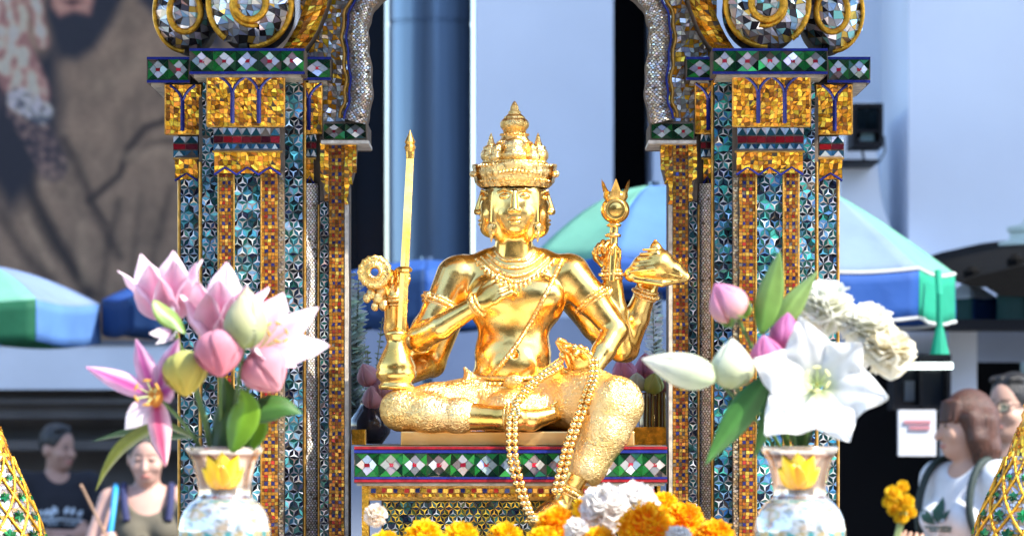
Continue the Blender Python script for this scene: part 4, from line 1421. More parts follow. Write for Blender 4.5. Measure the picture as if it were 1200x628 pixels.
vis_box('board', 1053, 480, 1097, 534, 13.38, 13.42, mat('notice_white', (.62, .64, .68), .5, noise=.1), sign)
mb = MB()
rng.seed(3)
for row, (y, x0, x1) in enumerate(((492, 1060, 1092), (499, 1066, 1090))):
    x = x0
    while x < x1:
        wd = rng.uniform(2, 4.5); pbox(mb, x, y, min(x + wd, x1), y + 4.2, 13.372, 13.379); x += wd + 1.0
mb.build('red_heading', mat('faded_red', (.55, .22, .25), .6), sign)

# floodlight and its bracket on the white wing
fl = empty('floodlight', P(1016, 170, 14.7), 'black framed floodlight on the white hotel wall', 'floodlight')
mb = MB()
pbox(mb, 999, 121, 1035, 126, 14.5, 14.75); pbox(mb, 999, 166, 1035, 172, 14.5, 14.75); pbox(mb, 999, 126, 1003.5, 166, 14.5, 14.75); pbox(mb, 1030.5, 126, 1035, 166, 14.5, 14.75); pbox(mb, 1003.5, 126, 1030.5, 166, 14.68, 14.75)
pbox(mb, 1003.5, 152, 1030.5, 155.5, 14.52, 14.68)
mb.build('housing', M_CHAR, fl)
mb = MB()
a, b, c_, d = P(1004, 126, 14.55), P(1030, 126, 14.55), P(1030, 152, 14.6), P(1004, 152, 14.6)
for q in range(5):
    t0, t1 = q / 5, (q + 1) / 5
    mb.poly([a.lerp(b, t0) + Vector((0, .05 * math.sin(math.pi * t0), 0)), a.lerp(b, t1) + Vector((0, .05 * math.sin(math.pi * t1), 0)), d.lerp(c_, t1) + Vector((0, .05 * math.sin(math.pi * t1), 0)), d.lerp(c_, t0) + Vector((0, .05 * math.sin(math.pi * t0), 0))])
mb.build('reflector', mat('lamp_reflector', (.2, .32, .4), .2, .8), fl)
vis_box('ballast_window', 1009, 156.5, 1024, 165, 14.56, 14.66, mat('pale_teal', (.3, .5, .52), .3), fl)
mb = MB(); pbox(mb, 985, 187, 1030, 191, 14.6, 14.9)
mb.tube([P(1012, 172, 14.62), P(1011, 180, 14.62), P(1013, 188, 14.62)], .006, 6); mb.tube([P(1036, 160, 14.62), P(1037, 178, 14.62), P(1030, 190, 14.62)], .004, 6)
mb.build('bracket', M_CHAR, fl)

# pale ledge and dark stepped moulding at the left, where people sit
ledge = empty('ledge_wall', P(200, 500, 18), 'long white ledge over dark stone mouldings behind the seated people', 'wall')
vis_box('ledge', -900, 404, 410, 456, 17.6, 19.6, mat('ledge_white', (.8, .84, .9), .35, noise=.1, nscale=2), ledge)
vis_box('ledge_cap', -900, 399, 410, 404, 17.585, 19.6, mat('ledge_cap', (.1, .12, .16), .5), ledge)
mb = MB()
for ya, yb, D0 in ((456, 466, 17.78), (466, 473, 17.68), (473, 490, 17.74), (490, 498, 17.86), (498, 516, 17.95), (516, 527, 17.64), (527, 640, 17.9), (640, 0, 17.8)):
    pbox(mb, -900, ya, 410, yb if yb else 500 + EYE / (K * D0), D0, 18.6)
mb.build('stone_moulding', M_STONE, ledge)

# ------------------------------------------------------------------ printed advertising hoarding at the left
def smooth01(t): 
    t = min(max(t, 0), 1); return t * t * (3 - 2 * t)


def seg_d(x, y, a, b):
    dx, dy = b[0] - a[0], b[1] - a[1]
    t = min(max(((x - a[0]) * dx + (y - a[1]) * dy) / (dx * dx + dy * dy), 0), 1)
    return math.hypot(x - a[0] - t * dx, y - a[1] - t * dy), t


def path_d(x, y, pts):
    return min(seg_d(x, y, a, b)[0] for a, b in zip(pts[:-1], pts[1:]))


def in_poly(x, y, pts):
    c = False
    for (x0, y0), (x1, y1) in zip(pts, pts[1:] + pts[:1]):
        if (y0 > y) != (y1 > y) and x < (x1 - x0) * (y - y0) / (y1 - y0) + x0: c = not c
    return c


def blend(a, b, t): return tuple(p + (q - p) * t for p, q in zip(a, b))


def soft(x, y, pts, w):
    d = path_d(x, y, pts + pts[:1]); s = d if in_poly(x, y, pts) else -d
    return smooth01(s / w * .5 + .5)


def poster_colour(x, y):
    n = mnoise.noise((x * .03, y * .03, 2)); n2 = mnoise.noise((x * .25, y * .25, 7)); n3 = mnoise.noise((x * .09 + 3, y * .07, 1))
    c = blend(srgb(112, 96, 86), srgb(92, 79, 71), smooth01(.5 + n * .9))
    c = blend(c, srgb(128, 112, 100), .35 * smooth01(n3 + .35))
    c = tuple(v * (1 + .08 * n2) for v in c)
    # folds of the knitted sleeve
    for pts, wd, dep in (([(205, 138), (170, 150), (150, 175), (140, 205), (105, 235)], 9, .75), ([(205, 165), (175, 168), (152, 190)], 7, .45), ([(75, 165), (100, 215), (112, 250), (140, 300)], 12, .55),
                         ([(18, 160), (38, 230), (70, 290), (105, 345)], 17, .85), ([(0, 250), (30, 300), (60, 330)], 14, .5), ([(140, 235), (128, 280), (118, 350)], 10, .45), ([(165, 230), (158, 290), (150, 350)], 8, .35), ([(200, 220), (180, 300), (175, 350)], 10, .4),
                         ([(205, 95), (188, 110)], 8, .4), ([(110, 240), (125, 262)], 6, .5), ([(150, 60), (120, 120), (100, 150)], 18, .12)):
        d = path_d(x, y, pts)
        c = blend(c, srgb(28, 22, 24), min(dep * 1.2, .95) * (1 - smooth01(d / wd)))
    # raised light folds
    for pts, wd, dep in (([(150, 185), (190, 175), (205, 185)], 12, .3), ([(50, 215), (75, 190)], 9, .35), ([(30, 255), (60, 312)], 8, .3), ([(120, 100), (170, 70)], 22, .2), ([(95, 262), (100, 330)], 12, .25)):
        c = blend(c, srgb(150, 133, 118), dep * (1 - smooth01(path_d(x, y, pts) / wd)))
    # dark gap between arms with the inked wrist
    c = blend(c, srgb(24, 24, 36), soft(x, y, [(48, 62), (70, 40), (72, 175), (76, 182), (50, 200), (30, 230), (10, 250), (-20, 200), (-40, 60)], 16))
    # hair, beard and neck
    c = blend(c, srgb(24, 25, 38), soft(x, y, [(50, -150), (52, 20), (68, 68), (90, 72), (112, 58), (130, 30), (150, -10), (150, -150)], 9))
    c = blend(c, srgb(30, 30, 44), soft(x, y, [(150, -40), (163, 3), (205, 40), (260, 60), (260, -150), (150, -150)], 8))
    c = blend(c, srgb(150, 110, 105), soft(x, y, [(60, -60), (62, 8), (70, 18), (86, 12), (104, 16), (108, 0), (104, -60)], 6))
    c = blend(c, srgb(50, 30, 38), soft(x, y, [(70, 2), (85, 8), (100, 2), (86, -2)], 4))
    # hand with spread fingers, inked wrist
    for pts, r, k in (([(-10, 60), (-4, 20), (2, -30)], 11, 1), ([(14, 50), (8, 10), (10, -20)], 10, 1), ([(24, 45), (26, 15), (30, -30)], 8, .8), ([(40, -30), (44, 20), (50, 50)], 7, 1), ([(8, 50), (20, 80), (32, 110)], 26, .9)):
        d = path_d(x, y, pts)
        t = 1 - smooth01((d - r + 4) / 8)
        c = blend(c, blend(srgb(186, 152, 146), srgb(116, 84, 86), smooth01(.5 + n3 * 1.4 + (d / r - .6) * .8)), t * k)
    t = 1 - smooth01((path_d(x, y, [(18, 120), (40, 150), (55, 180), (62, 195)]) - 14) / 8)
    ink = mnoise.noise((x * .11, y * .11, 5)) + .5 * mnoise.noise((x * .3, y * .3, 9))
    c = blend(c, blend(srgb(36, 33, 46), srgb(110, 92, 92), smooth01(.35 + ink)), t * .8)
    t = 1 - smooth01((path_d(x, y, [(22, 116), (48, 132)]) - 10) / 7)
    c = blend(c, blend(srgb(70, 76, 92), srgb(180, 182, 184), smooth01(.45 + 1.3 * ink)), t * .85)
    return (min(c[0] * 2.3, .6), min(c[1] * 1.9, .5), min(c[2] * 1.42, .5))


poster = empty('hoarding', P(100, 300, 19.5), 'large printed hoarding of a bearded man in a brown knitted jumper', 'billboard')
mb = MB()
nx, ny = 150, 170
xs = [-130 + (345 + 130) * i / nx for i in range(nx + 1)]; ys = [-120 + (404 + 120) * j / ny for j in range(ny + 1)]
pts = [[P(x, y, 19.5) for x in xs] for y in ys]
cols = [[poster_colour(x, y) for x in xs] for y in ys]
mb.grid(pts, cols)
print_o = mb.build('printed_face', mat('poster_print', attr=True, rough=.55, noise=.14, nscale=40), poster, smooth=True)
vis_box('backing', -130, -120, 345, 404, 19.515, 19.7, M_CHAR, poster)

# ------------------------------------------------------------------ parasols
def cloth(name, c, tr=.45): return mat(name, c, .75, noise=.12, nscale=6, bump=.25, bscale=9, bdist=.02, trans=tr)


CL = {'blue': cloth('blue_cloth', (.03, .16, .5)), 'sky': cloth('pale_blue_cloth', (.13, .3, .66)), 'mint': cloth('mint_cloth', (.22, .55, .42)), 'green': cloth('green_cloth', (.01, .14, .07)),
      'navy': cloth('navy_cloth', (.008, .05, .17), .3), 'white': cloth('white_cloth', (.7, .72, .72)), 'deep': cloth('deep_green_cloth', (.008, .06, .05), .2), 'emerald': cloth('emerald_cloth', (.02, .42, .26)),
      'royal': cloth('royal_blue_cloth', (.008, .07, .3), .15), 'pale': cloth('ice_blue_cloth', (.26, .37, .6))}


def parasol(cx, apex, rim, drop, r, D, n, rot, tops, falls, label, dome=.5, group='parasols behind the shrine', scal=0.0, trim=None):
    c = P(cx, 500, D); rr = r * K * D
    root = empty('parasol', (c.x, c.y, 0), label, 'parasol', group)
    za, zr, zd = EYE - (apex - 500) * K * D, EYE - (rim - 500) * K * D, EYE - (drop - 500) * K * D
    for k in range(n):
        a0, a1 = rot + 2 * math.pi * k / n, rot + 2 * math.pi * (k + 1) / n
        g = []
        for i in range(11):
            t = i / 10
            z = za + (zr - za) * (t ** (1 + dome * 1.6))
            row = []
            for j in range(9):
                s = j / 8
                p0 = Vector((math.cos(a0), math.sin(a0), 0)); p1 = Vector((math.cos(a1), math.sin(a1), 0))
                q = p0.lerp(p1, s) * rr * t
                sag = -.035 * rr * t * math.sin(math.pi * s)
                row.append((c.x + q.x, c.y + q.y, z + sag))
            g.append(row)
        m = MB(); m.grid(g)
        pn = m.build('canopy_panel', CL[tops[k % len(tops)]], root, smooth=True, solid=.004)
        v = []
        for i in range(5):
            t = i / 4; row = []
            for j in range(13):
                s = j / 12
                p0 = Vector((math.cos(a0), math.sin(a0), 0)); p1 = Vector((math.cos(a1), math.sin(a1), 0))
                q = p0.lerp(p1, s) * rr * (1.0 + .012 * math.sin(s * 19 + k) * t)
                sag = -.035 * rr * math.sin(math.pi * s)
                row.append((c.x + q.x, c.y + q.y, zr + sag + (zd - zr) * t * (1 + scal * math.sin(math.pi * s))))
            v.append(row)
        m = MB(); m.grid(v)
        m.build('valance', CL[falls[k % len(falls)]], pn, smooth=True, solid=.004)
        if trim:
            m = MB(); m.tube([Vector(p) for p in v[-1]], .007, 6); m.tube([Vector(p) for p in v[0]], .007, 6); m.build('hem', CL[trim], pn)
    m = MB(); m.tube([(c.x, c.y, 0), (c.x, c.y, za + .015)], .025, 10); m.build('pole', M_STEEL, root)
    return root


parasol(-22, 311, 355, 402, 140, 14.0, 5, R(-55), ['pale', 'mint', 'pale', 'mint', 'mint'], ['sky', 'green', 'sky', 'green', 'green'], 'mint and pale blue parasol at the left edge over the white ledge', .45)
parasol(220, 318, 352, 392, 100, 14.2, 8, R(-80), ['royal', 'navy'], ['navy', 'navy'], 'dark blue parasol peeking out left of the pink lilies', .3)
parasol(768, 218, 306, 342, 158, 12.6, 8, R(-112), ['sky', 'sky', 'sky', 'mint'], ['royal'], 'big domed blue and mint parasol behind the statue hands', .55)
parasol(965, 222, 320, 376, 158, 12.2, 6, R(-52), ['mint', 'pale', 'pale', 'pale', 'pale', 'pale'], ['emerald', 'royal', 'royal', 'royal', 'royal', 'royal'], 'pale blue parasol with blue and emerald valance right of the shrine', .1, trim='white')
parasol(500, 305, 320, 384, 96, 13.6, 8, R(-90), ['royal'], ['royal', 'navy'], 'deep blue parasol behind the sword arm of the statue', .4)
parasol(1135, 331, 350, 388, 36, 14.0, 6, R(-90), ['white'], ['navy', 'deep'], 'small white topped parasol with dark green valance near the kiosk', .2)
parasol(1228, 330, 346, 388, 62, 13.9, 8, R(-80), ['deep', 'sky'], ['deep', 'deep'], 'dark green parasol at the right edge under the black eave', .2)
# tassel on the corner of the blue and emerald parasol
mb = MB(); mb.tube([P(1099, 318, 11.85), P(1101, 345, 11.8), P(1101, 385, 11.8)], .012, 8); mb.tube([P(1101, 384, 11.8), P(1101, 415, 11.8)], [.014, .034], 10)
tas = mb.build('tassel', CL['emerald']); tag(tas, 'emerald cloth tassel hanging from the parasol corner', 'tassel')

# dark eave and pale tiered shrine top far right
mb = MB()
pts = [(1122, 331), (1150, 322), (1200, 311), (1320, 296), (1320, 350), (1172, 347), (1160, 337), (1140, 336)]
fr = [P(x, y, 13.2) for x, y in pts]; bk = [p + Vector((0, 1.2, .15)) for p in fr]
mb.poly(fr); mb.poly(bk[::-1])
for i in range(len(fr)):
    j = (i + 1) % len(fr); mb.poly([fr[j], fr[i], bk[i], bk[j]])
for x, y in ((1139, 318), (1190, 304)):
    mb.tube([P(x, y + 10, 13.3), P(x, y, 13.3), P(x - 1, y - 6, 13.3)], [.03, .035, .012], 8)
ev = mb.build('roof_eave', mat('black_tiles', (.006, .006, .006), .8, bump=.3, bscale=20, spec=.03)); tag(ev, 'black tiled roof eave above the dark green parasol', 'roof')
mb = MB()
cc2 = P(1222, 500, 14.2); q = K * 14.2
pr = [(26, 330), (40, 312), (44, 309), (44, 304), (36, 300), (34, 296), (44, 291), (52, 288), (52, 284), (40, 281), (38, 274), (42, 271), (42, 266), (24, 262), (18, 250), (6, 240), (0.5, 225)]
mb.lathe([(r * q, EYE - (y - 500) * q) for r, y in pr] , (cc2.x, cc2.y, 0), seg=4)
mb.tube([(cc2.x, cc2.y, 0), (cc2.x, cc2.y, EYE - (328 - 500) * q)], 26 * q, 8)
sp = mb.build('spirit_house', mat('pale_jade', (.5, .58, .52), .5, noise=.15)); tag(sp, 'pale tiered spirit house top rising over the black eave', 'shrine')

# unseen slabs added high overhead to shade the hotel front and the hoarding
mb = MB()
mb.box((-40, 1.2, 12.0), (40, 4.25, 12.4)); mb.box((-14, 5.35, 12.05), (14, 8.6, 12.35))
br = mb.build('shade_deck', mat('concrete', (.35, .35, .34), .8, noise=.2, nscale=1)); tag(br, 'added grey slabs out of view overhead that shade the hotel front', 'sun_blocker')

# office block across the street: what the gold and the mirrors look at
off = empty('office_building', (0, -45, 0), 'wide grey office block across the street facing the shrine', 'building')
mb = MB()
for x0, x1, h in ((-60, -22, 17), (-19, 9, 24), (13, 34, 13), (38, 75, 28)):
    mb.box((x0, -60, 0), (x1, -42, h))
mb.build('wall', mat('office_wall', (.2, .17, .14), .8, noise=.2, nscale=.5), off)
mb = MB()
for x0, x1, h in ((-60, -22, 17), (-19, 9, 24), (13, 34, 13), (38, 75, 28)):
    for z in range(1, h - 2, 3): mb.box((x0 + 1, -42.2, z), (x1 - 1, -41.95, z + 1.7))
mb.build('window_band', M_DARKG, off)
# ------------------------------------------------------------------ flowers
M_PETAL = mat('petal', attr=True, rough=.5, noise=.08, nscale=30, trans=.5, bump=.3, bscale=50, bdist=.003, spec=.25)
M_WPETAL = mat('white_petal', attr=True, rough=.5, noise=.05, nscale=30, trans=.45, bump=.3, bscale=50, bdist=.003, spec=.25)
M_LEAF = mat('leaf', attr=True, rough=.4, noise=.25, nscale=18, trans=.3, bump=.2, bscale=40, bdist=.003)
M_STEM = mat('stem', attr=True, rough=.5, noise=.3, nscale=30)
M_STAMEN = mat('stamen', attr=True, rough=.7)


def frame(axis):
    a = Vector(axis).normalized()
    u = Vector((1, 0, 0)) if abs(a.x) < .8 else Vector((0, 0, 1))
    u = (u - a * u.dot(a)).normalized()
    return a, u, a.cross(u)


def petal(base, axis, er, L, W, th0, th1, colf, cup=.25, ruffle=0.0, twist=0.0, nu=14, nv=12, sharp=.8, ph=0.0, r0=.006, wbase=.25):
    """one petal as a curved sheet: th = angle from the flower axis, from base to tip"""
    a = Vector(axis).normalized(); er = Vector(er).normalized(); el = a.cross(er)
    p = Vector(base) + er * r0
    g = []; cols = []
    for i in range(nu + 1):
        t = i / nu
        th = th0 + (th1 - th0) * t ** 1.4
        d = a * math.cos(th) + er * math.sin(th); n = a * -math.sin(th) + er * math.cos(th)
        w = W * (wbase * (1 - t) + math.sin(math.pi * min(t ** sharp, 1)) ** .85) * .5
        if i == nu: w = W * .015
        row = []; cr = []
        for j in range(nv + 1):
            s = j / nv * 2 - 1
            off = -cup * w * s * s + .05 * W * math.exp(-(s * 5) ** 2) * -1
            off += ruffle * W * s * s * math.sin(t * 17 + ph + (1.6 if s > 0 else 0)) * min(t * 2, 1)
            lat = el * math.cos(twist * t) + n * math.sin(twist * t)
            row.append(p + lat * (w * s) - n * off)
            cc_ = colf(t, s); vn = 1 - .07 * abs(math.sin(s * 9)) * (1 - t * .5) - .05 * (abs(s) < .07); cr.append(tuple(x * vn for x in cc_))
        g.append(row); cols.append(cr)
        p = p + d * (L / nu)
    return g, cols


def stem_path(b, e, bend=.3, n=10):
    b, e = Vector(b), Vector(e)
    c = b.lerp(e, .5); c = Vector((b.x * .65 + e.x * .35, b.y * .65 + e.y * .35, c.z + .01))
    return [b * (1 - t) ** 2 + c * 2 * t * (1 - t) + e * t * t for t in [i / n for i in range(n + 1)]]


def add_stem(root, b, e, r=.0035, col=(.07, .14, .02)):
    m = MB(); m.tube(stem_path(b, e), r, 7, col); return m.build('stem', M_STEM, root, smooth=True)


def lily(name, px, py, D, axis, L, W, th, colf, label, cat, stem_from, petals=None, group=None, stamens=True, seed=0, cup=.3, ruffle=.05, material=None, stam_col=(.55, .25, .03), sharp=.8):
    rg = random.Random(seed)
    base = P(px, py, D)
    root = empty(name, base, label, cat, group)
    a, u, v = frame(axis)
    petals = petals or [(60 * k + (8 if k % 2 else -4), 1, 1, 0) for k in range(6)]
    for k, q in enumerate(petals):
        ang, kl, kw, dth = q[:4]
        er = u * math.cos(R(ang)) + v * math.sin(R(ang))
        m = MB()
        g, c = petal(base + a * (.002 * (k % 2)), a, er, L * kl, W * kw, R(th[0] + dth * .4), R(th[1] + dth), q[4] if len(q) > 4 else colf, cup=cup, ruffle=ruffle, twist=rg.uniform(-.25, .25), ph=rg.uniform(0, 6), sharp=sharp)
        m.grid(g, c)
        m.build('petal', material or M_PETAL, root, smooth=True, solid=.0006, subsurf=1)
    if stamens:
        for k in range(6):
            ang = R(60 * k + 30); er = u * math.cos(ang) + v * math.sin(ang)
            m = MB()
            pts = [base + a * (L * .52 * t) + er * (L * .14 * t * t + .003) for t in (0, .25, .5, .75, 1)]
            m.tube(pts, .0011, 5, (.5, .6, .25))
            d = el = a.cross(er)
            m.tube([pts[-1] - d * .007, pts[-1], pts[-1] + d * .007], [.0012, .0026, .0012], 6, stam_col)
            m.build('stamen', M_STAMEN, root, smooth=True)
    add_stem(root, stem_from, base + a * .004)
    return root


def bud(name, px, py, D, axis, L, r, c0, c1, label, cat, stem_from=None, group=None, open_=0.0, sepal=None, petals=5, seed=0):
    """a closed bud: overlapping petals wrapped into a teardrop; px, py is its centre"""
    rg = random.Random(seed)
    a, u, v = frame(axis)
    ctr = P(px, py, D); base = ctr - a * L * .5
    root = empty(name, base, label, cat, group)
    def rad(t): return r * (math.sin(math.pi * min(t * .97 + .03, 1) ** .72)) ** .8 * (1 if t < .55 else 1 - .25 * (t - .55))
    m = MB(); rows = []; cols = []
    for i in range(17):
        t = i / 16
        rr = rad(t) * .93 + .0005
        rows.append([base + a * (L * t) + (u * math.cos(2 * math.pi * k / 20) + v * math.sin(2 * math.pi * k / 20)) * rr for k in range(20)])
        cols.append([blend(c0, c1, t)] * 20)
    m.grid(rows, cols, closed=True); m.build('heart', M_PETAL, root, smooth=True)
    for k in range(petals):
        ph = 2 * math.pi * k / petals + rg.uniform(-.2, .2)
        lay = 1.0 + .05 * (k % 2)
        m = MB(); g = []; cc = []
        for i in range(13):
            t = i / 12
            row = []; cr = []
            tip = 1 - .06 * (k % 3)
            half = (1.25 * math.sin(math.pi * (t * .93 + .03) ** .8) ** .7) * (2.3 / petals * 1.15)
            for j in range(9):
                s = j / 8 * 2 - 1
                an = ph + half * s
                rr = rad(t * tip) * lay * (1 + .02 * (1 - s * s)) + .0004 + open_ * r * t * t * .8
                row.append(base + a * (L * t * tip) + (u * math.cos(an) + v * math.sin(an)) * rr)
                e = .22 * s * s
                cr.append(blend(blend(c0, c1, t), tuple(min(x * 1.5 + .08, .9) for x in c1), e))
            g.append(row); cc.append(cr)
        m.grid(g, cc); m.build('petal', M_PETAL, root, smooth=True, solid=.001)
    if sepal:
        for k in range(3):
            ph = 2 * math.pi * k / 3 + .5
            m = MB(); er = u * math.cos(ph) + v * math.sin(ph)
            g, c = petal(base - a * .002, a, er, L * .5, r * .9, R(75), R(8), lambda t, s: blend((.1, .24, .03), (.25, .4, .08), t), cup=.5, r0=.002)
            m.grid(g, c); m.build('sepal', M_LEAF, root, smooth=True, solid=.001)
    if stem_from is not None: add_stem(root, stem_from, base + a * .004)
    return root


def leaf(name, pts, D, W, c0, c1, label, parent=None, cat='leaf', group=None, tilt=.4, fold=.25):
    """blade along a pixel path, broadest in the middle"""
    n = 18
    ctr = curve_pts([(*p, 0) if len(p) == 2 else p for p in pts], n + 1)
    w3 = [P(q[0], q[1], D) + Vector((0, q[2], 0)) for q in ctr]
    m = MB(); g = []; cc = []
    for i, p in enumerate(w3):
        t = i / n
        d = (w3[min(i + 1, n)] - w3[max(i - 1, 0)]).normalized()
        side = d.cross(Vector((0, 1, 0)))
        if side.length < 1e-4: side = Vector((1, 0, 0))
        side.normalize(); nn = side.cross(d)
        side2 = side * math.cos(tilt) + nn * math.sin(tilt)
        nn2 = side2.cross(d)
        w = W * (.12 * (1 - t) + math.sin(math.pi * t ** .85) ** .9) / 2 + 2e-4
        row = []; cr = []
        for j in range(7):
            s = j / 6 * 2 - 1
            row.append(p + side2 * w * s + nn2 * (fold * w * abs(s) + .03 * W * math.sin(t * 9) * s))
            k = blend(c0, c1, t)
            cr.append(tuple(x * (1.35 if abs(s) < .05 else 1) for x in k))
        g.append(row); cc.append(cr)
    m.grid(g, cc)
    o = m.build(name, M_LEAF, parent, smooth=True, solid=.0012)
    if parent is None: tag(o, label, cat, group)
    return o


def pompom(name, px, py, D, r, n, c0, c1, label, cat, group=None, seed=0, petal_l=.5, wid=.55, up=(0, -.35, 1), ruffle=.16, material=None, full=.75, parent=None):
    """a dense ruffled head of many small petals (one mesh)"""
    rg = random.Random(seed)
    c = P(px, py, D)
    a, u, v = frame(up)
    m = MB()
    for k in range(n):
        z = 1 - (k + .5) / n * (1 + full)
        ph = k * 2.39996 + rg.uniform(-.3, .3)
        rr = math.sqrt(max(1 - z * z, 0))
        d = (a * z + (u * math.cos(ph) + v * math.sin(ph)) * rr).normalized()
        er, e1, _ = frame(d + Vector((rg.uniform(-.3, .3), rg.uniform(-.3, .3), rg.uniform(-.3, .3))))
        side = a - d * a.dot(d)
        if side.length < .2: side = e1
        L = r * petal_l * rg.uniform(.8, 1.15)
        b = c + d * (r * (1 - petal_l * .9))
        kk = rg.random()
        cA, cB = c0, blend(c0, c1, kk)
        g, cc = petal(b, d, -side.normalized() if rg.random() < .8 else e1, L, r * wid * rg.uniform(.8, 1.2), R(-5), R(rg.uniform(35, 80)), lambda t, s: blend(cB, c1, t * .7), cup=-.3, ruffle=ruffle, nu=5, nv=4, sharp=.55, ph=rg.uniform(0, 6), r0=0, wbase=.4)
        m.grid(g, cc)
    rows = []
    for i in range(7):
        t = math.pi * i / 6
        rows.append([c + (a * math.cos(t) + (u * math.cos(2 * math.pi * k / 10) + v * math.sin(2 * math.pi * k / 10)) * max(math.sin(t), .01)) * r * .62 for k in range(10)])
    m.grid(rows, c0, closed=True)
    o = m.build(name, material or M_PETAL, parent, smooth=True)
    if label: tag(o, label, cat, group)
    return o


# ---- the two vases
M_PORC = mat('silvered_glaze', attr=True, rough=.13, metal=.55, noise=.1, nscale=14, coat=.5)
M_NECK = mat('pearl_lustre', attr=True, rough=.12, metal=.75, noise=.4, nscale=22, bump=.2, bscale=30, bdist=.003)
TABLE_Z = 1.30


def vase(px, label, ph):
    D = 6.0; u_ = K * D
    c = P(px, 500, D)
    root = empty('vase', (c.x, c.y, TABLE_Z), label, 'vase', 'offering vases')
    Z = lambda y: EYE - (y - 500) * u_
    # neck
    tan, dk, wh = (.58, .38, .24), (.18, .08, .05), (.8, .74, .66)
    m = MB()
    pr = [(43, 523, wh), (45, 525, tan), (44, 528, wh), (40, 533, dk), (36, 540, tan), (33, 552, tan), (30.5, 566, tan), (29.5, 578, wh), (31, 583, dk), (33, 585, wh)]
    seg = 64
    rows = []; cols = []
    for r, y, cc in pr:
        rows.append([(c.x + r * u_ * (1 + (.018 * math.cos(12 * a) if y > 531 else .0)) * math.cos(a), c.y + r * u_ * math.sin(a), Z(y)) for a in [2 * math.pi * k / seg for k in range(seg)]])
        cols.append([blend(cc, (.75, .62, .52) if k % 6 < 3 else (.42, .26, .2), .45 if y > 535 else 0) for k in range(seg)])
    m.grid(rows, cols, closed=True)
    m.build('neck', M_NECK, root, smooth=True, solid=.002)
    # raised yellow lotus on the front of the neck
    lo = MB()
    for k, (an, L, W) in enumerate(((-90, 44, 26), (-64, 43, 22), (-116, 43, 22), (-42, 36, 18), (-138, 36, 18), (-90, 28, 26))):
        a0 = math.radians(an); ca = -math.pi / 2 + ph
        g = []; cs = []
        for i in range(7):
            t = i / 6; row = []; cr = []
            for j in range(5):
                s = j / 4 * 2 - 1
                lx = math.cos(a0) * L * t - math.sin(a0) * W * .5 * s * math.sin(math.pi * t ** .8)
                ly = 572 + math.sin(a0) * L * t + math.cos(a0) * W * .5 * s * math.sin(math.pi * t ** .8)
                rr = float(np.interp(ly, [523, 540, 552, 566, 580], [44, 36.5, 33.5, 31, 30])) + 1.2 + .7 * (k % 3) + 1.4 * (1 - s * s)
                an2 = ca + lx / rr
                row.append((c.x + rr * u_ * math.cos(an2), c.y + rr * u_ * math.sin(an2), Z(ly)))
                cr.append(blend((.7, .26, .01), (.95, .62, .01), min(t * 1.3, 1)) if k < 5 else (.72, .26, .01))
            g.append(row); cs.append(cr)
        lo.grid(g, cs)
    lo.build('lotus_relief', mat('yellow_enamel', attr=True, rough=.3, coat=.4), root, smooth=True, solid=.0012)
    # painted body
    m = MB(); rows = []; cols = []
    prb = [(33, 584), (36, 586), (41, 590), (47, 597), (51, 606), (54, 620), (54, 640), (51, 660), (44, 680), (34, 692), (32, 698), (40, 704), (41, 706)]
    ys = np.linspace(584, 699.5, 70)
    for y in ys:
        r = float(np.interp(y, [p[1] for p in prb], [p[0] for p in prb]))
        row = []; cr = []
        for k in range(96):
            a = 2 * math.pi * k / 96
            row.append((c.x + r * u_ * math.cos(a), c.y + r * u_ * math.sin(a), Z(y)))
            col = (.6, .62, .63)
            n1 = mnoise.noise((math.cos(a) * 3, math.sin(a) * 3, y * .09)); n2 = mnoise.noise((math.cos(a) * 9 + 4, math.sin(a) * 9, y * .25))
            if n1 > .05: col = blend(col, (.5, .6, .68), .6)
            if n1 < -.2: col = blend(col, (.5, .34, .18), .7)
            if n2 > .28: col = blend(col, (.16, .22, .22), .7)
            w = (a - (-math.pi / 2 + ph) + math.pi) % (math.pi / 2) - math.pi / 4
            if ((w * r) / 19) ** 2 + ((y - 603) / 8) ** 2 < 1: col = blend((.6, .42, .2), (.42, .47, .36), smooth01(.5 + n2))
            if ((w * r) / 12) ** 2 + ((y - 602) / 4) ** 2 < 1: col = (.66, .55, .42)
            if abs(y - 587) < 2: col = (.2, .42, .42) if n2 > 0 else (.7, .7, .6)
            if 622 < y < 630 and n2 > -.1: col = (.5, .4, .2) if k % 7 < 4 else (.08, .36, .38)
            if y > 660 and n2 > .1: col = (.15, .3, .5)
            cr.append(col)
        rows.append(row); cols.append(cr)
    m.grid(rows, cols, closed=True); m.poly(rows[-1], (.7, .7, .7))
    m.build('painted_body', M_PORC, root, smooth=True)
    return root


vase(263, 'silvery painted vase holding the pink lilies, yellow lotus on its neck', .02)
vase(937, 'silvery painted vase holding the white lilies, yellow lotus on its neck', -.13)

# ---- bouquet of pink flowers
BL = P(263, 532, 6.0)
def mouth(b, dx, dy=0): return b + Vector((dx * .0015, dy, 0))


PINK = ((.94, .7, .8), (.9, .42, .6), (.96, .9, .93))
def pinkf(t, s):
    c = blend(PINK[1], PINK[0], min(abs(s) * 1.1 + .25 * t, 1)); return blend(c, PINK[2], .55 * t * abs(s) + .25 * t)
def palepink(t, s): return blend((.86, .48, .6), (.95, .84, .88), min(abs(s) * .8 + .5 * t, 1))
def magenta(t, s): return blend((.62, .10, .42), (.84, .58, .74), min(max(abs(s) * 1.6 - .15, 0) + .3 * t * t, 1))
def deeppink(t, s): return blend((.66, .12, .25), (.86, .6, .64), min(max(abs(s) * 1.5 - .2, 0), 1))
def whitish(t, s): return blend((.8, .5, .6), (.9, .84, .85), min(t * 1.5, 1))


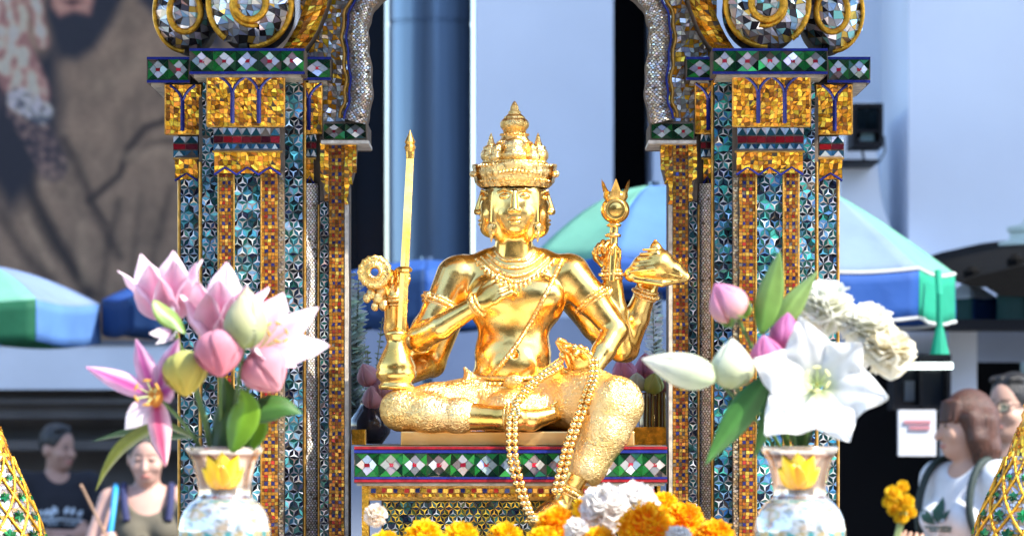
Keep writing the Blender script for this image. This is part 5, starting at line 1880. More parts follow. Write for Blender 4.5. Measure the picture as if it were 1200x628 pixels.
GP = 'flowers in the pink bouquet'
lily('lily', 197, 376, 6.02, (-.05, -.25, 1), .130, .066, (16, 46), pinkf, 'tall pink lily opening upward at the top left of the pink bouquet', 'lily', mouth(BL, -12, .01), seed=1, cup=.5, group=GP,
     petals=[(200, 1.0, .85, 16), (250, .96, 1.15, -4), (295, 1, 1.1, -8), (340, .92, .95, 2), (80, 1, 1, 0), (130, 1, 1, 6), (20, .95, 1, 6)], stamens=False)
lily('lily', 258, 402, 6.03, (.06, -.35, 1), .152, .07, (22, 58), pinkf, 'large pink lily with spread petals at the top centre of the bouquet', 'lily', mouth(BL, -4, .0), seed=2, cup=.35, group=GP,
     petals=[(185, .82, 1, 0), (228, .9, 1.1, -20), (270, .95, 1.15, -24), (312, .93, 1.05, -14), (345, .95, .9, 14), (30, .85, 1, 12), (150, .9, 1, 0), (90, 1, 1, 0)])
lily('lily', 303, 412, 5.95, (.55, -.62, .5), .122, .054, (35, 72), palepink, 'pale pink lily leaning right with one petal reaching the white column edge', 'lily', mouth(BL, 12, -.01), seed=3, cup=.3, group=GP,
     petals=[(5, 1.0, 1.05, 4), (48, 1.05, .8, -2), (90, .9, 1.1, -8), (140, .8, 1.1, 0), (195, .7, 1.1, 0), (250, .75, 1.1, 0), (310, .7, 1.1, 0)])
lily('lily', 182, 464, 5.92, (-.12, -1, .08), .128, .036, (55, 86), magenta, 'narrow petalled magenta lily with orange throat drooping at the left of the bouquet', 'lily', mouth(BL, -24, -.01), seed=4, cup=.45, ruffle=.07, group=GP,
     petals=[(157, 1.0, .9, 0), (105, .8, .95, 0), (62, .88, .9, 0), (20, .3, 1, 0), (232, .6, 1.1, 0, whitish), (284, 1.08, 1.0, 0, deeppink)], stam_col=(.6, .3, .03))
m = MB(); m.ball(P(182, 465, 5.9), .014, (.75, .3, .06), 10, 8, (1, .7, 1.3)); th = m.build('throat', M_PETAL, None, smooth=True); 
th.parent = [o for o in COL.objects if o.get('label', '').startswith('narrow petalled magenta')][0]; th.matrix_parent_inverse = Matrix.Translation(-th.parent.location); th.name = 'throat'
lily('lily', 205, 388, 5.96, (-.5, -.6, .3), .04, .022, (40, 70), whitish, 'small blush white blossom tucked between the tall lily and the yellow bud', 'lily', mouth(BL, -16), seed=6, group=GP, stamens=False)
bud('lily_bud', 288, 372, 5.86, (.05, -.15, 1), .104, .036, (.42, .5, .16), (.82, .74, .52), 'tall pointed yellow green lily bud in the middle of the pink lilies', 'flower bud', mouth(BL, 8, -.02), seed=7, group=GP, petals=3)
bud('lotus_bud', 217, 440, 5.9, (.1, -.45, -.9), .082, .0385, (.55, .62, .25), (.86, .66, .12), 'pale yellow bud hanging left below the pink lilies', 'flower bud', mouth(BL, -14, -.02), seed=8, group=GP)
bud('lotus_bud', 257, 417, 5.86, (.1, -.5, -.85), .084, .041, (.8, .45, .55), (.84, .28, .33), 'rose pink round bud under the tall green lily bud', 'flower bud', mouth(BL, -2, -.02), seed=9, group=GP)
bud('lotus_bud', 313, 437, 5.9, (.5, -.4, -.75), .084, .040, (.75, .3, .42), (.84, .42, .45), 'rose pink bud drooping right above the dark leaf', 'flower bud', mouth(BL, 16, -.02), seed=10, group=GP)
GL = 'leaves in the bouquets'
leaf('leaf', [(278, 492), (305, 480), (330, 476), (354, 485)], 5.93, .046, (.03, .09, .015), (.06, .16, .03), 'dark green leaf pointing right below the drooping rose bud', group=GL)
leaf('leaf', [(272, 530), (280, 500), (288, 475), (282, 455)], 5.9, .055, (.12, .26, .01), (.2, .36, .02), 'bright green upright leaf at the mouth of the left vase', group=GL)
leaf('leaf', [(252, 532), (262, 500), (268, 470), (262, 440)], 5.95, .05, (.02, .06, .01), (.07, .14, .02), 'dark upright leaf between the stems of the left vase', group=GL)
leaf('leaf', [(288, 530), (298, 508), (300, 490), (296, 476)], 5.96, .04, (.14, .3, .01), (.24, .4, .03), 'small bright green leaf behind the dark leaf of the left vase', group=GL)
leaf('leaf', [(232, 515), (190, 500), (150, 520), (128, 545), (112, 575)], 6.0, .034, (.07, .13, .02), (.3, .32, .04), 'long yellow green leaf arching down left of the pink bouquet', group=GL, tilt=1.0)
leaf('leaf', [(238, 512), (190, 512), (150, 508), (108, 517)], 6.06, .022, (.04, .1, .03), (.07, .15, .07), 'thin dark leaf lying level behind the magenta lily', group=GL, tilt=.9)
leaf('leaf', [(180, 352), (192, 366), (206, 378), (218, 392)], 5.88, .036, (.3, .42, .12), (.12, .24, .02), 'short green sepal leaf under the tall pink lily', group=GL, tilt=.7)

# ---- bouquet of white flowers
BR = P(937, 532, 6.0)
GW = 'flowers in the white bouquet'
def whitef(t, s): return blend((.62, .68, .3), (.86, .86, .84), min(t * 3.2 + .25 * abs(s), 1))
lily('lily', 958, 454, 5.86, (-.1, -1, .22), .124, .09, (54, 88), whitef, 'large wide open white lily facing forward in the right vase', 'lily', mouth(BR, 4, -.02), seed=21, cup=.28, ruffle=.09, group=GW, material=M_WPETAL, stam_col=(.75, .7, .3), sharp=.62,
     petals=[(104, 1.0, .95, -6), (160, .98, 1.0, 0), (226, 1.1, 1.05, 0), (296, 1.0, .95, 2), (345, 1.05, 1.05, 0), (40, .85, 1.0, 0)])
pompom('hydrangea', 966, 362, 5.98, .05, 46, (.8, .8, .6), (.93, .93, .9), 'ruffled white blossom cluster above the open white lily', 'hydrangea', GW, 22, .7, 1.15, ruffle=.04, material=M_WPETAL)
pompom('hydrangea', 1018, 386, 5.96, .046, 46, (.82, .8, .6), (.93, .93, .9), 'ruffled white blossom cluster at the upper right of the white bouquet', 'hydrangea', GW, 23, .7, 1.15, ruffle=.04, material=M_WPETAL)
pompom('hydrangea', 1040, 414, 5.93, .046, 46, (.85, .74, .45), (.93, .91, .82), 'cream white blossom cluster at the far right of the white bouquet', 'hydrangea', GW, 24, .7, 1.15, ruffle=.04, material=M_WPETAL)
for (x, y) in ((966, 380), (1018, 402), (1040, 432)):
    pass
bud('lotus_bud', 851, 352, 5.9, (-.5, -.3, .7), .074, .033, (.9, .62, .5), (.72, .3, .52), 'pink lotus bud with a green collar at the upper left of the white bouquet', 'flower bud', mouth(BR, -14, -.01), seed=25, group=GW, sepal=True)
bud('lotus_bud', 921, 388, 5.93, (.1, -.2, 1), .066, .027, (.55, .16, .3), (.62, .22, .5), 'deep magenta bud just above the white lily', 'flower bud', mouth(BR, -6, -.01), seed=26, group=GW)
bud('lotus_bud', 898, 412, 5.9, (-.2, -.3, 1), .06, .028, (.6, .14, .32), (.72, .26, .5), 'magenta bud left of the upper petal of the white lily', 'flower bud', mouth(BR, -12, -.01), seed=27, group=GW)
bud('lily_bud', 858, 425, 5.88, (-.02, -.2, 1), .086, .037, (.55, .6, .3), (.86, .88, .78), 'pale green white bud standing left of the white lily', 'flower bud', mouth(BR, -20, -.01), seed=28, group=GW, petals=4)
bud('lily_bud', 795, 432, 5.86, (-1, -.1, .26), .132, .029, (.66, .74, .5), (.88, .86, .76), 'long white lily bud pointing left towards the statue', 'flower bud', mouth(BR, -26, -.01), seed=29, group=GW, petals=3)
leaf('leaf', [(892, 392), (898, 360), (906, 328), (914, 294)], 5.9, .044, (.12, .26, .04), (.3, .46, .12), 'light green leaf standing upright above the magenta buds', group=GL, tilt=.3)
leaf('leaf', [(905, 392), (922, 366), (936, 346), (958, 318)], 5.94, .038, (.16, .3, .06), (.34, .48, .16), 'pale green leaf slanting right beside the upright leaf', group=GL, tilt=.3)
leaf('leaf', [(902, 440), (880, 470), (855, 505), (826, 545)], 5.86, .05, (.02, .1, .02), (.08, .24, .05), 'broad dark green leaf hanging left from the white bouquet', group=GL, tilt=.3)
leaf('leaf', [(918, 440), (910, 468), (898, 500), (884, 536)], 5.9, .034, (.02, .08, .02), (.06, .18, .04), 'narrow dark leaf hanging between the broad leaf and the white lily', group=GL, tilt=.3)
leaf('leaf', [(940, 530), (935, 500), (930, 470), (925, 440)], 6.0, .05, (.03, .08, .01), (.06, .12, .02), 'dark upright leaf at the mouth of the right vase', group=GL)

# ---- offering table in front, its marigolds and blossoms
tb = empty('offering_table', (0, -1.4, 0), 'white topped offering table carrying both vases and the marigolds', 'table')
mb = MB(); mb.box((-.86, -2.45, TABLE_Z - .04), (.86, -.46, TABLE_Z)); mb.build('table_top', mat('table_white', (.7, .68, .62), .5, noise=.1), tb)
for x in (-.78, .78):
    for y in (-2.37, -.54):
        mb = MB(); mb.box((x - .03, y - .03, 0), (x + .03, y + .03, TABLE_Z - .04)); mb.build('leg', M_TRIM, tb)
OR, YE = ((.88, .32, .004), (.97, .56, .01)), ((.9, .48, .005), (.97, .68, .012))
MG = 'marigolds on the offering table'
for k, (x, y, D, r, cc, lab) in enumerate((
        (757, 618, 6.9, 36, OR, 'biggest deep orange marigold below the white blossoms at the statue foot'),
        (652, 612, 7.0, 25, OR, 'orange marigold under the hanging statue foot'),
        (692, 592, 7.12, 21, YE, 'golden marigold between statue ankle and white blossoms'),
        (636, 632, 6.95, 22, YE, 'golden marigold low beside the end of the bead string'),
        (592, 632, 7.1, 22, YE, 'yellow marigold below the end of the rosary'),
        (540, 634, 7.05, 24, YE, 'yellow marigold in the middle of the low front row'),
        (497, 633, 7.1, 25, YE, 'yellow marigold at the left of the low front row'),
        (802, 606, 7.15, 24, OR, 'orange marigold right of the white blossoms near the pillar foot'),
        (778, 588, 7.22, 18, YE, 'small yellow marigold by the pedestal corner post'),
        (838, 628, 7.0, 26, OR, 'orange marigold lowest right before the right pillar'),
        (700, 640, 6.9, 30, OR, 'orange marigold at the bottom edge under the white blossoms'),
        (452, 640, 7.1, 20, YE, 'half hidden yellow marigold at the far left of the row'))):
    D -= .7
    pompom('marigold', x, y + (5 if x > 620 else 0), D, r * K * D, 120, cc[0], cc[1], lab, 'marigold', MG, 40 + k, .42, .42, (random.Random(k).uniform(-.3, .3), -.6, 1), .18)
WB = 'white blossoms on the offering table'
for k, (x, y, D, r, lab) in enumerate(((708, 592, 7.0, 30, 'white ruffled blossom left of the pair behind the big marigold'), (746, 588, 7.06, 28, 'white ruffled blossom right of the pair behind the big marigold'),
                                       (676, 618, 6.9, 16, 'blush white blossom between two orange marigolds'), (796, 628, 6.85, 17, 'blush white blossom right of the biggest marigold'), (440, 604, 7.2, 14, 'white blossom with a golden heart at the pedestal left post'))):
    D -= .7
    pompom('white_blossom', x, y + (4 if x > 620 else 0), D, r * K * D, 60, (.86, .6, .3) if k == 4 else (.82, .76, .72), (.88, .87, .84), lab, 'blossom', WB, 70 + k, .6, .8, (0, -.6, 1), .1, M_WPETAL)
# flower bed of a lower layer carrying the heads
mb = MB()
rg = random.Random(9)
for k in range(150):
    x = rg.uniform(430, 870); D = rg.uniform(6.15, 6.75)
    p = P(x, 0, D); h = rg.uniform(.0, .05)
    mb.ball((p.x, p.y, TABLE_Z + .012 + h * (1 if 600 < x < 830 else .5)), .02, (.8, .36, .01) if rg.random() < .6 else (.86, .55, .02), 7, 5, (1, 1, .7))
lay = mb.build('marigold_petals', M_PETAL, None, smooth=True); tag(lay, 'loose layer of orange and yellow flower heads under the marigolds', 'flowers', kind='stuff')

# ---- offerings standing behind the statue on the pedestal
CAPZ = P(0, 522.5, 7.8).z
def sprig(name, px, D, top, spread, n, col, label, leafsize, stems=4, seed=0, py0=518):
    rg = random.Random(seed); root = empty(name, P(px, py0, D), label, 'foliage', 'silvery sprigs behind the statue')
    st = MB(); lf = MB()
    for s in range(stems):
        x1 = px + rg.uniform(-spread, spread); t1 = top + rg.uniform(0, 60) * (s > 0)
        a, b = P(px + rg.uniform(-3, 3), py0, D), P(x1, t1, D + rg.uniform(-.05, .05))
        st.tube(stem_path(a, b), .0015, 5, (.2, .22, .14))
        for k in range(n):
            t = .12 + .88 * k / n; q = a.lerp(b, t)
            for sd in (-1, 1):
                d = Vector((sd * rg.uniform(.6, 1), rg.uniform(-.7, .4), rg.uniform(-.1, .6))).normalized()
                g, cc = petal(q, d, (0, -.4, 1), leafsize * rg.uniform(.7, 1.2) * (1 - .5 * t), leafsize * .62, R(0), R(25), lambda u, s_: jitc, nu=4, nv=3, cup=.2, r0=0) if False else petal(q, d, (0, -.4, 1), leafsize * rg.uniform(.7, 1.2) * (1 - .45 * t), leafsize * .62, R(0), R(25), (lambda cl: (lambda u, s_: cl))(jit(col, .3)), nu=4, nv=3, cup=.2, r0=0)
                lf.grid(g, cc)
    st.build('stem', M_STEM, root); lf.build('leaves', M_LEAF, root, smooth=True)
    return root


sprig('eucalyptus_sprig', 415, 8.55, 318, 9, 30, (.62, .72, .68), 'silver green eucalyptus sprig standing left of the discus', .04, 7, 1)
sprig('eucalyptus_sprig', 436, 8.6, 372, 14, 18, (.18, .24, .06), 'olive green sprig rising behind the water pot', .02, 4, 2)
sprig('eucalyptus_sprig', 771, 8.6, 345, 7, 30, (.68, .74, .72), 'pale silver sprig standing under the conch shell', .036, 5, 3)
jar = empty('glass_jar', P(770, 510, 8.5), 'brown glass jar of dark stems behind the raised knee', 'jar')
mb = MB(); c = P(768, 500, 8.5)
mb.lathe([(.0, CAPZ + .002), (.038, CAPZ + .002), (.041, CAPZ + .02), (.041, CAPZ + .11), (.036, CAPZ + .125), (.038, CAPZ + .13)], (c.x, c.y, 0), 28)
gm, gnt, gb = new_mat('brown_glass'); gb.inputs['Base Color'].default_value = (.12, .06, .02, 1); gb.inputs['Roughness'].default_value = .08; gb.inputs['Coat Weight'].default_value = .5
mb.build('glass', gm, jar, smooth=True)
mb = MB()
for k in range(9): mb.tube([(c.x - .03 + k * .0075, c.y - .042, CAPZ + .03), (c.x - .028 + k * .007, c.y - .04, CAPZ + .13)], .002, 5, (.3, .26, .04) if k % 2 else (.05, .04, .02))
mb.build('stems', M_STEM, jar)
mb = MB(); pbox(mb, 740, 500, 795, 521.5, 8.35, 8.45); o = mb.build('foil_wrap', M_AMBER_TUBE, jar)
for k, (x, y, D, r, L, c0, c1, lab) in enumerate(((731, 433, 8.5, 14, 34, (.7, .25, .4), (.78, .38, .55), 'pink bud nearest the statue elbow behind the knee'), (757, 428, 8.55, 13, 32, (.6, .2, .35), (.72, .35, .5), 'dusky pink bud behind the tip of the long white bud'),
                                                  (746, 447, 8.45, 11, 24, (.5, .58, .4), (.75, .8, .7), 'tiny white green bud above the brown jar'), (766, 448, 8.45, 12, 26, (.45, .55, .14), (.6, .68, .26), 'lime green bud above the brown jar'), (783, 452, 8.5, 10, 26, (.75, .35, .4), (.82, .5, .5), 'rose bud beside the pillar edge above the jar'))):
    bud('lotus_bud', x, y, D, (-.2 + .1 * k, -.4, .8), L * K * D, r * K * D, c0, c1, lab, 'flower bud', (c.x, c.y, CAPZ + .12), 'buds behind the statue', seed=80 + k)
pot = empty('dark_pot', P(432, 500, 8.5), 'dark glazed pot behind the folded knee holding pink buds', 'pot')
mb = MB(); c = P(434, 500, 8.5)
mb.lathe([(.0, CAPZ + .002), (.03, CAPZ + .002), (.05, CAPZ + .03), (.052, CAPZ + .06), (.035, CAPZ + .085), (.026, CAPZ + .1), (.03, CAPZ + .11)], (c.x, c.y, 0), 28)
mb.build('bowl', mat('dark_glaze', (.03, .03, .05), .15, coat=.5), pot, smooth=True)
mb = MB(); pbox(mb, 412, 503, 428, 521, 8.3, 8.36); mb.build('foil_wrap', M_AMBER_TUBE, pot)
for k, (x, y, lab) in enumerate(((430, 438, 'pink bud left of the water pot'), (437, 464, 'pale pink bud beside the folded knee'), (450, 452, 'small rose bud half hidden by the water pot'))):
    bud('lotus_bud', x, y, 8.4, (-.3 + .2 * k, -.5, .7), 30 * K * 8.4, 12 * K * 8.4, (.75, .35, .45), (.86, .6, .68), lab, 'flower bud', (c.x, c.y, CAPZ + .1), 'buds behind the statue', seed=90 + k)

# pale green cloth bag hanging behind the right pillar
F = Field((1.0, -.2, 1.1), (1.5, .3, 1.75), .006)
for (x, y, r) in ((998, 490, .013), (1000, 515, .016)):
    p = P(x, y, 8.6); F.ell(p, (.016, .02, .06), k=.02)
F.chain([(*P(998, 480, 8.6), .012), (*P(999, 540, 8.6), .018)], k=.02)
F.ell(P(1003, 553, 8.6), (.022, .03, .034), k=.02)
F.ell(P(999, 590, 8.6), (.020, .03, .07), k=.02)
F.chain([(*P(997, 600, 8.6), .018), (*P(996, 650, 8.6), .012)], k=.02)
bag = link('cloth_bundle', F.mesh('cloth_bundle'), mat('lime_cloth', (.36, .78, .3), .7, trans=.3, bump=.3, bscale=20), None); tag(bag, 'pale lime green cloth bundle hanging behind the right pillar', 'cloth')
# ------------------------------------------------------------------ people behind the shrine
def skin_mat(name, c): return mat(name, attr=True, rough=.5, noise=.06, nscale=30, spec=.4)


def colour_mesh(me, fn):
    at = me.color_attributes.new('Col', 'FLOAT_COLOR', 'POINT')
    n = len(me.vertices); co = np.zeros(n * 3, np.float32); me.vertices.foreach_get('co', co); co = co.reshape(-1, 3)
    out = np.ones((n, 4), np.float32)
    for i, c in enumerate(co): out[i, :3] = fn(c[0], c[1], c[2])
    at.data.foreach_set('color', out.ravel())


def person(px, D, H, face_deg, label, skin, arms, hair, shirt_col, trouser_col, head_turn=0.0, nod=0.0, female=False, sleeve=.5, shirt_mat=None, neckline=1.43, group=None):
    """arms: for each side (shoulder swing given as) elbow, wrist, hand direction, palm normal in the body's own frame, metres for a 1.7 m body"""
    s = H / 1.70
    loc = P(px, 0, D); loc.z = 0
    root = empty('person', loc, label, 'person', group)
    rz = R(face_deg)
    hh = .0065
    F = Field((-.52, -.5, -.01), (.52, .36, 1.74), hh)
    sw = .165 if female else .19
    ct, st_ = math.cos(R(head_turn)), math.sin(R(head_turn)); cn, sn = math.cos(R(nod)), math.sin(R(nod))
    def hp(x, y, z):      # head space: origin at the neck joint, turned and nodded
        z -= 1.49
        y, z = y * cn - z * sn * -1 * -1, z * cn + y * sn
        return (x * ct - y * st_, x * st_ + y * ct, z + 1.49)
    rotm = [[ct, st_, 0], [-st_, ct, 0], [0, 0, 1]]
    # torso, neck, legs
    F.ell((0, .01, 1.24), (sw - .01, .105, .2), k=0)
    F.ell((0, .01, 1.0), (.125 if female else .14, .095, .16), k=.08)
    F.ell((0, .015, .9), (.165, .11, .11), k=.08)
    F.cone((-sw + .03, .01, 1.405), (sw - .03, .01, 1.405), .052, .052, k=.06)
    F.cone((0, .02, 1.40), (0, .0, 1.53), .058, .05, k=.03)
    for sg in (-1, 1):
        F.chain([(sg * .085, .01, .88, .088), (sg * .09, .0, .49, .056), (sg * .09, .02, .3, .054), (sg * .09, .03, .09, .036)], k=.03)
        F.chain([(sg * .09, .04, .045, .04), (sg * .1, -.06, .035, .042), (sg * .105, -.14, .028, .03)], k=.02)
    # head
    F.ell(hp(0, .005, 1.612), (.075, .093, .098), k=.01, rot=rotm)
    F.ell(hp(0, -.03, 1.545), (.06, .062, .07), k=.03, rot=rotm)
    F.ell(hp(0, -.062, 1.505), (.026, .025, .022), k=.025, rot=rotm)
    F.cone(hp(0, -.088, 1.595), hp(0, -.108, 1.558), .008, .013, k=.012)
    for sg in (-1, 1):
        F.ell(hp(sg * .076, .012, 1.575), (.012, .022, .033), k=.008, rot=rotm)
        F.ell(hp(sg * .03, -.098, 1.598), (.02, .014, .011), k=.012, op='sub', rot=rotm)
        F.ell(hp(sg * .03, -.079, 1.597), (.016, .012, .008), k=.003, rot=rotm)
        F.ell(hp(sg * .04, -.062, 1.56), (.024, .024, .022), k=.02, rot=rotm)
    F.ell(hp(0, -.09, 1.524), (.024, .010, .007), k=.006, rot=rotm)
    S_ = Field(F.lo, F.lo + (F.n - 1) * hh, hh)
    for sg, arm in zip((-1, 1), arms):
        el, wr, fd, pn, curl = arm
        sh = (sg * sw, .01, 1.395)
        F.chain([(*sh, .05), (*el, .04)], k=.03); F.chain([(*el, .04), (*[(a * .6 + b * .4) for a, b in zip(el, wr)], .038), (*wr, .026)], k=.015)
        hand(F, wr, fd, pn, .088, curl, thumb=sg, k=.004, tcurl=.5)
        if sleeve > 0:
            e = [a + (b - a) * sleeve for a, b in zip(sh, el)]
            S_.chain([(*sh, .064), (*e, .06 if sleeve < .9 else .052)], k=.03)
    me = F.mesh('body', s)
    c1, c2 = Vector(hp(0, -.093, 1.524)) * s, [Vector(hp(g * .03, -.09, 1.597)) * s for g in (-1, 1)]
    br = [Vector(hp(g * .032, -.09, 1.617)) * s for g in (-1, 1)]
    def colf(x, y, z):
        v = Vector((x, y, z)); c = skin
        if z > 1.3 * s:
            d = v - c1
            if (d.x / .026) ** 2 + (d.y / .03) ** 2 + (d.z / .008) ** 2 < 1: c = blend(skin, (.45, .1, .09), .6)
            for e in c2:
                d = v - e
                if (d.x / .016) ** 2 + (d.y / .025) ** 2 + (d.z / .006) ** 2 < 1: c = (.03, .02, .02)
            for e in br:
                d = v - e
                if (d.x / .022) ** 2 + (d.y / .03) ** 2 + (d.z / .0045) ** 2 < 1: c = blend(skin, (.03, .02, .02), .8)
        if z < .06 * s: c = (.02, .02, .02)
        return c
    colour_mesh(me, colf)
    def put(o): o.parent = root; o.rotation_euler = (0, 0, rz); return o
    put(link('body', me, skin_mat('skin', skin)))
    # shirt
    S_.ell((0, .01, 1.24), (sw + .008, .122, .21), k=.03)
    S_.ell((0, .012, 1.0), (.15 if female else .165, .115, .17), k=.08)
    S_.ell((0, .015, .92), (.172, .122, .1), k=.06)
    if sleeve > 0 or True: S_.cone((-sw + .03, .01, 1.4), (sw - .03, .01, 1.4), .062 if sleeve > 0 else .05, .062 if sleeve > 0 else .05, k=.05)
    if female: 
        for sg in (-1, 1): S_.ell((sg * .07, -.085, 1.26), (.062, .06, .06), k=.03); F.ell((sg * .07, -.08, 1.26), (.055, .05, .05), k=.03)
    rgn = random.Random(int(px))
    for q in range(8):   # cloth folds
        z = rgn.uniform(.92, 1.25); x = rgn.uniform(-.14, .14)
        S_.cone((x, -.135, z), (x + rgn.uniform(-.1, .1), -.12, z - rgn.uniform(.03, .1)), .012, .006, k=.02)
    S_.ell((0, -.06 if sleeve > 0 else -.12, neckline + .06), (.075 if sleeve > 0 else .11, .09 if sleeve > 0 else .2, .085 if sleeve > 0 else .13), k=.01, op='sub')
    S_.cut_z(.84, above=False)
    shirt = put(link('shirt', S_.mesh('shirt', s), shirt_mat or mat('shirt_cloth', shirt_col, .85, noise=.15, nscale=12, bump=.35, bscale=14, bdist=.01)))
    T_ = Field((-.3, -.25, .05), (.3, .25, 1.05), hh * 1.3)
    T_.ell((0, .015, .93), (.168, .116, .1), k=0)
    for sg in (-1, 1): T_.chain([(sg * .087, .01, .88, .098), (sg * .092, .0, .49, .072), (sg * .092, .025, .12, .06)], k=.03)
    put(link('trousers', T_.mesh('trousers', s), mat('trouser_cloth', trouser_col, .85, noise=.2, nscale=10, bump=.3, bscale=14)))
    # hair
    Hh = Field((-.2, -.2, 1.3), (.2, .25, 1.76), .006)
    Hh.ell(hp(0, .016, 1.622), (.083, .097, .1), k=0, rot=rotm)
    hair[0](Hh, hp, rotm)
    hm = mat('hair', hair[1], .42, noise=.6, nscale=45, stretch=(3, 3, .18), bump=.9, bscale=60, bdist=.008)
    put(link('hair', Hh.mesh('hair', s), hm))
    return root, put, S_, s, hp


def short_hair(Fh, hp, rot):
    Fh.ell(hp(0, -.1, 1.56), (.075, .06, .062), k=.015, op='sub', rot=rot)
    Fh.ell(hp(0, .0, 1.47), (.2, .2, .07), k=.01, op='sub')
    for sg in (-1, 1): Fh.ell(hp(sg * .09, -.01, 1.56), (.03, .04, .05), k=.01, op='sub', rot=rot)
    for k in range(9): Fh.ell(hp(-.05 + .0125 * k, -.035 + .012 * (k % 3), 1.69 + .004 * (k % 2)), (.016, .03, .014), k=.012)


def bob_hair(Fh, hp, rot):
    for sg in (-1, 1):
        Fh.chain([(*hp(sg * .072, .0, 1.62), .035), (*hp(sg * .085, .012, 1.54), .036), (*hp(sg * .078, .015, 1.46), .022)], k=.02)
        Fh.chain([(*hp(sg * .07, .05, 1.6), .045), (*hp(sg * .078, .055, 1.5), .04), (*hp(sg * .07, .045, 1.45), .025)], k=.02)
    Fh.chain([(*hp(0, .075, 1.6), .05), (*hp(0, .075, 1.5), .045), (*hp(0, .06, 1.45), .028)], k=.03)
    Fh.ell(hp(0, -.1, 1.54), (.058, .065, .068), k=.008, op='sub', rot=rot)
    for k in range(9):   # fringe following the brow
        x = -.06 + .015 * k; q = math.sqrt(1 - (x / .082) ** 2)
        Fh.cone(hp(x * .8, .012 - .082 * q, 1.672), hp(x, .004 - .094 * q, 1.608 + .004 * (k % 2)), .013, .007, k=.008)


def tied_hair(Fh, hp, rot):
    Fh.ell(hp(0, -.1, 1.572), (.068, .06, .07), k=.012, op='sub', rot=rot)
    Fh.ell(hp(0, -.03, 1.47), (.2, .14, .07), k=.01, op='sub')
    Fh.ell(hp(0, .11, 1.62), (.04, .04, .04), k=.015)


# --- woman in white at the right, holding yellow flowers
woman, put, SF, s, hp = person(1134, 12.2, 1.715, -54, 'woman with a brown bob in a white leaf print t-shirt holding yellow flowers', (.55, .33, .24),
    [((-.2, .0, 1.13), (-.06, -.19, 1.14), (.35, -.9, .12), (.3, .2, .9), (.5, .7, .5)), ((.21, .06, 1.11), (.08, -.17, 1.12), (-.4, -.9, .2), (-.3, .2, .9), (.5, .7, .5))],
    (bob_hair, (.075, .026, .014)), (.72, .73, .76), (.03, .04, .07), female=True, sleeve=.62, head_turn=-24, nod=4)
def decal(SF, polys, m, name, put, s, lift=.004):
    mb = MB()
    for pts in polys:
        g = []
        mid = (sum(p[0] for p in pts) / len(pts), sum(p[1] for p in pts) / len(pts))
        ring = [Vector((x, SF.front(x, z, -.12) - lift, z)) * s for x, z in pts]
        c = Vector((mid[0], SF.front(mid[0], mid[1], -.12) - lift, mid[1])) * s
        for i in range(len(ring)): mb.poly([c, ring[i], ring[(i + 1) % len(ring)]])
    return put(mb.build(name, m, None, smooth=True))
def leafpoly(x, z, ang, L, W):
    out = []
    for t, w in ((0, 0), (.25, .7), (.5, 1), (.75, .7), (1, 0), (.75, -.7), (.5, -1), (.25, -.7)):
        u, v = L * t, W * w
        out.append((x + u * math.cos(ang) - v * math.sin(ang), z + u * math.sin(ang) + v * math.cos(ang)))
    return out
lp = [leafpoly(-.02, 1.245, R(90), .095, .022), leafpoly(-.026, 1.243, R(142), .085, .02), leafpoly(-.014, 1.243, R(38), .085, .02)]
for k in range(2):
    z = 1.236 - k * .012; lp.append([(-.07 + .012 * k, z), (.07 - .012 * k, z), (.068 - .012 * k, z - .007), (-.068 + .012 * k, z - .007)])
decal(SF, lp, mat('green_print', (.015, .07, .05), .7), 'leaf_print', put, s)
# rucksack on her back
def at_person(root, deg, v):
    a = R(deg); return Vector((root.location.x + v[0] * math.cos(a) - v[1] * math.sin(a), root.location.y + v[0] * math.sin(a) + v[1] * math.cos(a), v[2]))
ruck = empty('backpack', at_person(woman, -54, (0, .2, 1.0)), 'dark green backpack worn by the woman in the white t-shirt', 'backpack')
Fb = Field((-.2, .05, .85), (.2, .36, 1.5), .009)
Fb.ell((0, .215, 1.2), (.13, .075, .2), k=0); Fb.ell((0, .215, 1.08), (.13, .085, .12), k=.05)
bm_ = Fb.mesh('bag', 1.0)
M_RUCK = mat('backpack_cloth', (.015, .03, .028), .7, noise=.2, bump=.3, bscale=40)
o = link('bag', bm_, M_RUCK, ruck, loc=Vector((0, 0, 0))); 
bm_.transform(Matrix.Translation(-ruck.location) @ Matrix.Translation(woman.location) @ Matrix.Rotation(R(-54), 4, 'Z'))
for sg in (-1, 1):
    path = [(.1, .17, 1.36), (.108, .08, 1.468), (.112, .0, 1.485), (.118, -.06, 1.46), (.125, -.105, 1.38), (.135, -.115, 1.28), (.15, -.07, 1.18), (.14, .06, 1.1), (.11, .15, 1.05)]
    pts = [at_person(woman, -54, (sg * q[0], q[1], q[2])) for q in curve_pts(path, 26)]
    m = MB(); m.tube(pts, .014, 8); m.build('strap', M_RUCK, ruck, smooth=True)
# yellow flowers in her hands
yf = empty('flower_bunch', at_person(woman, -54, (0, -.38, 1.2)), 'bunch of yellow marigolds held by the woman in white', 'flowers')
for k, (x, y, r) in enumerate(((1046, 578, 10), (1058, 570, 8), (1048, 596, 10), (1062, 588, 10), (1056, 606, 9), (1068, 600, 7), (1040, 588, 7))):
    pompom('marigold', x, y, 11.95 + .03 * (k % 3), r * K * 12, 60, (.75, .4, .01), (.95, .68, .02), None, None, None, 100 + k, .42, .5, (-.3, -.8, .5), parent=yf)
mb = MB()
for k in range(3): mb.tube([P(1056 + 3 * k, 600, 11.97), P(1046 + 2 * k, 640, 12.0)], .005, 6, (.4, .5, .2))
mb.build('stems', M_STEM, yf)

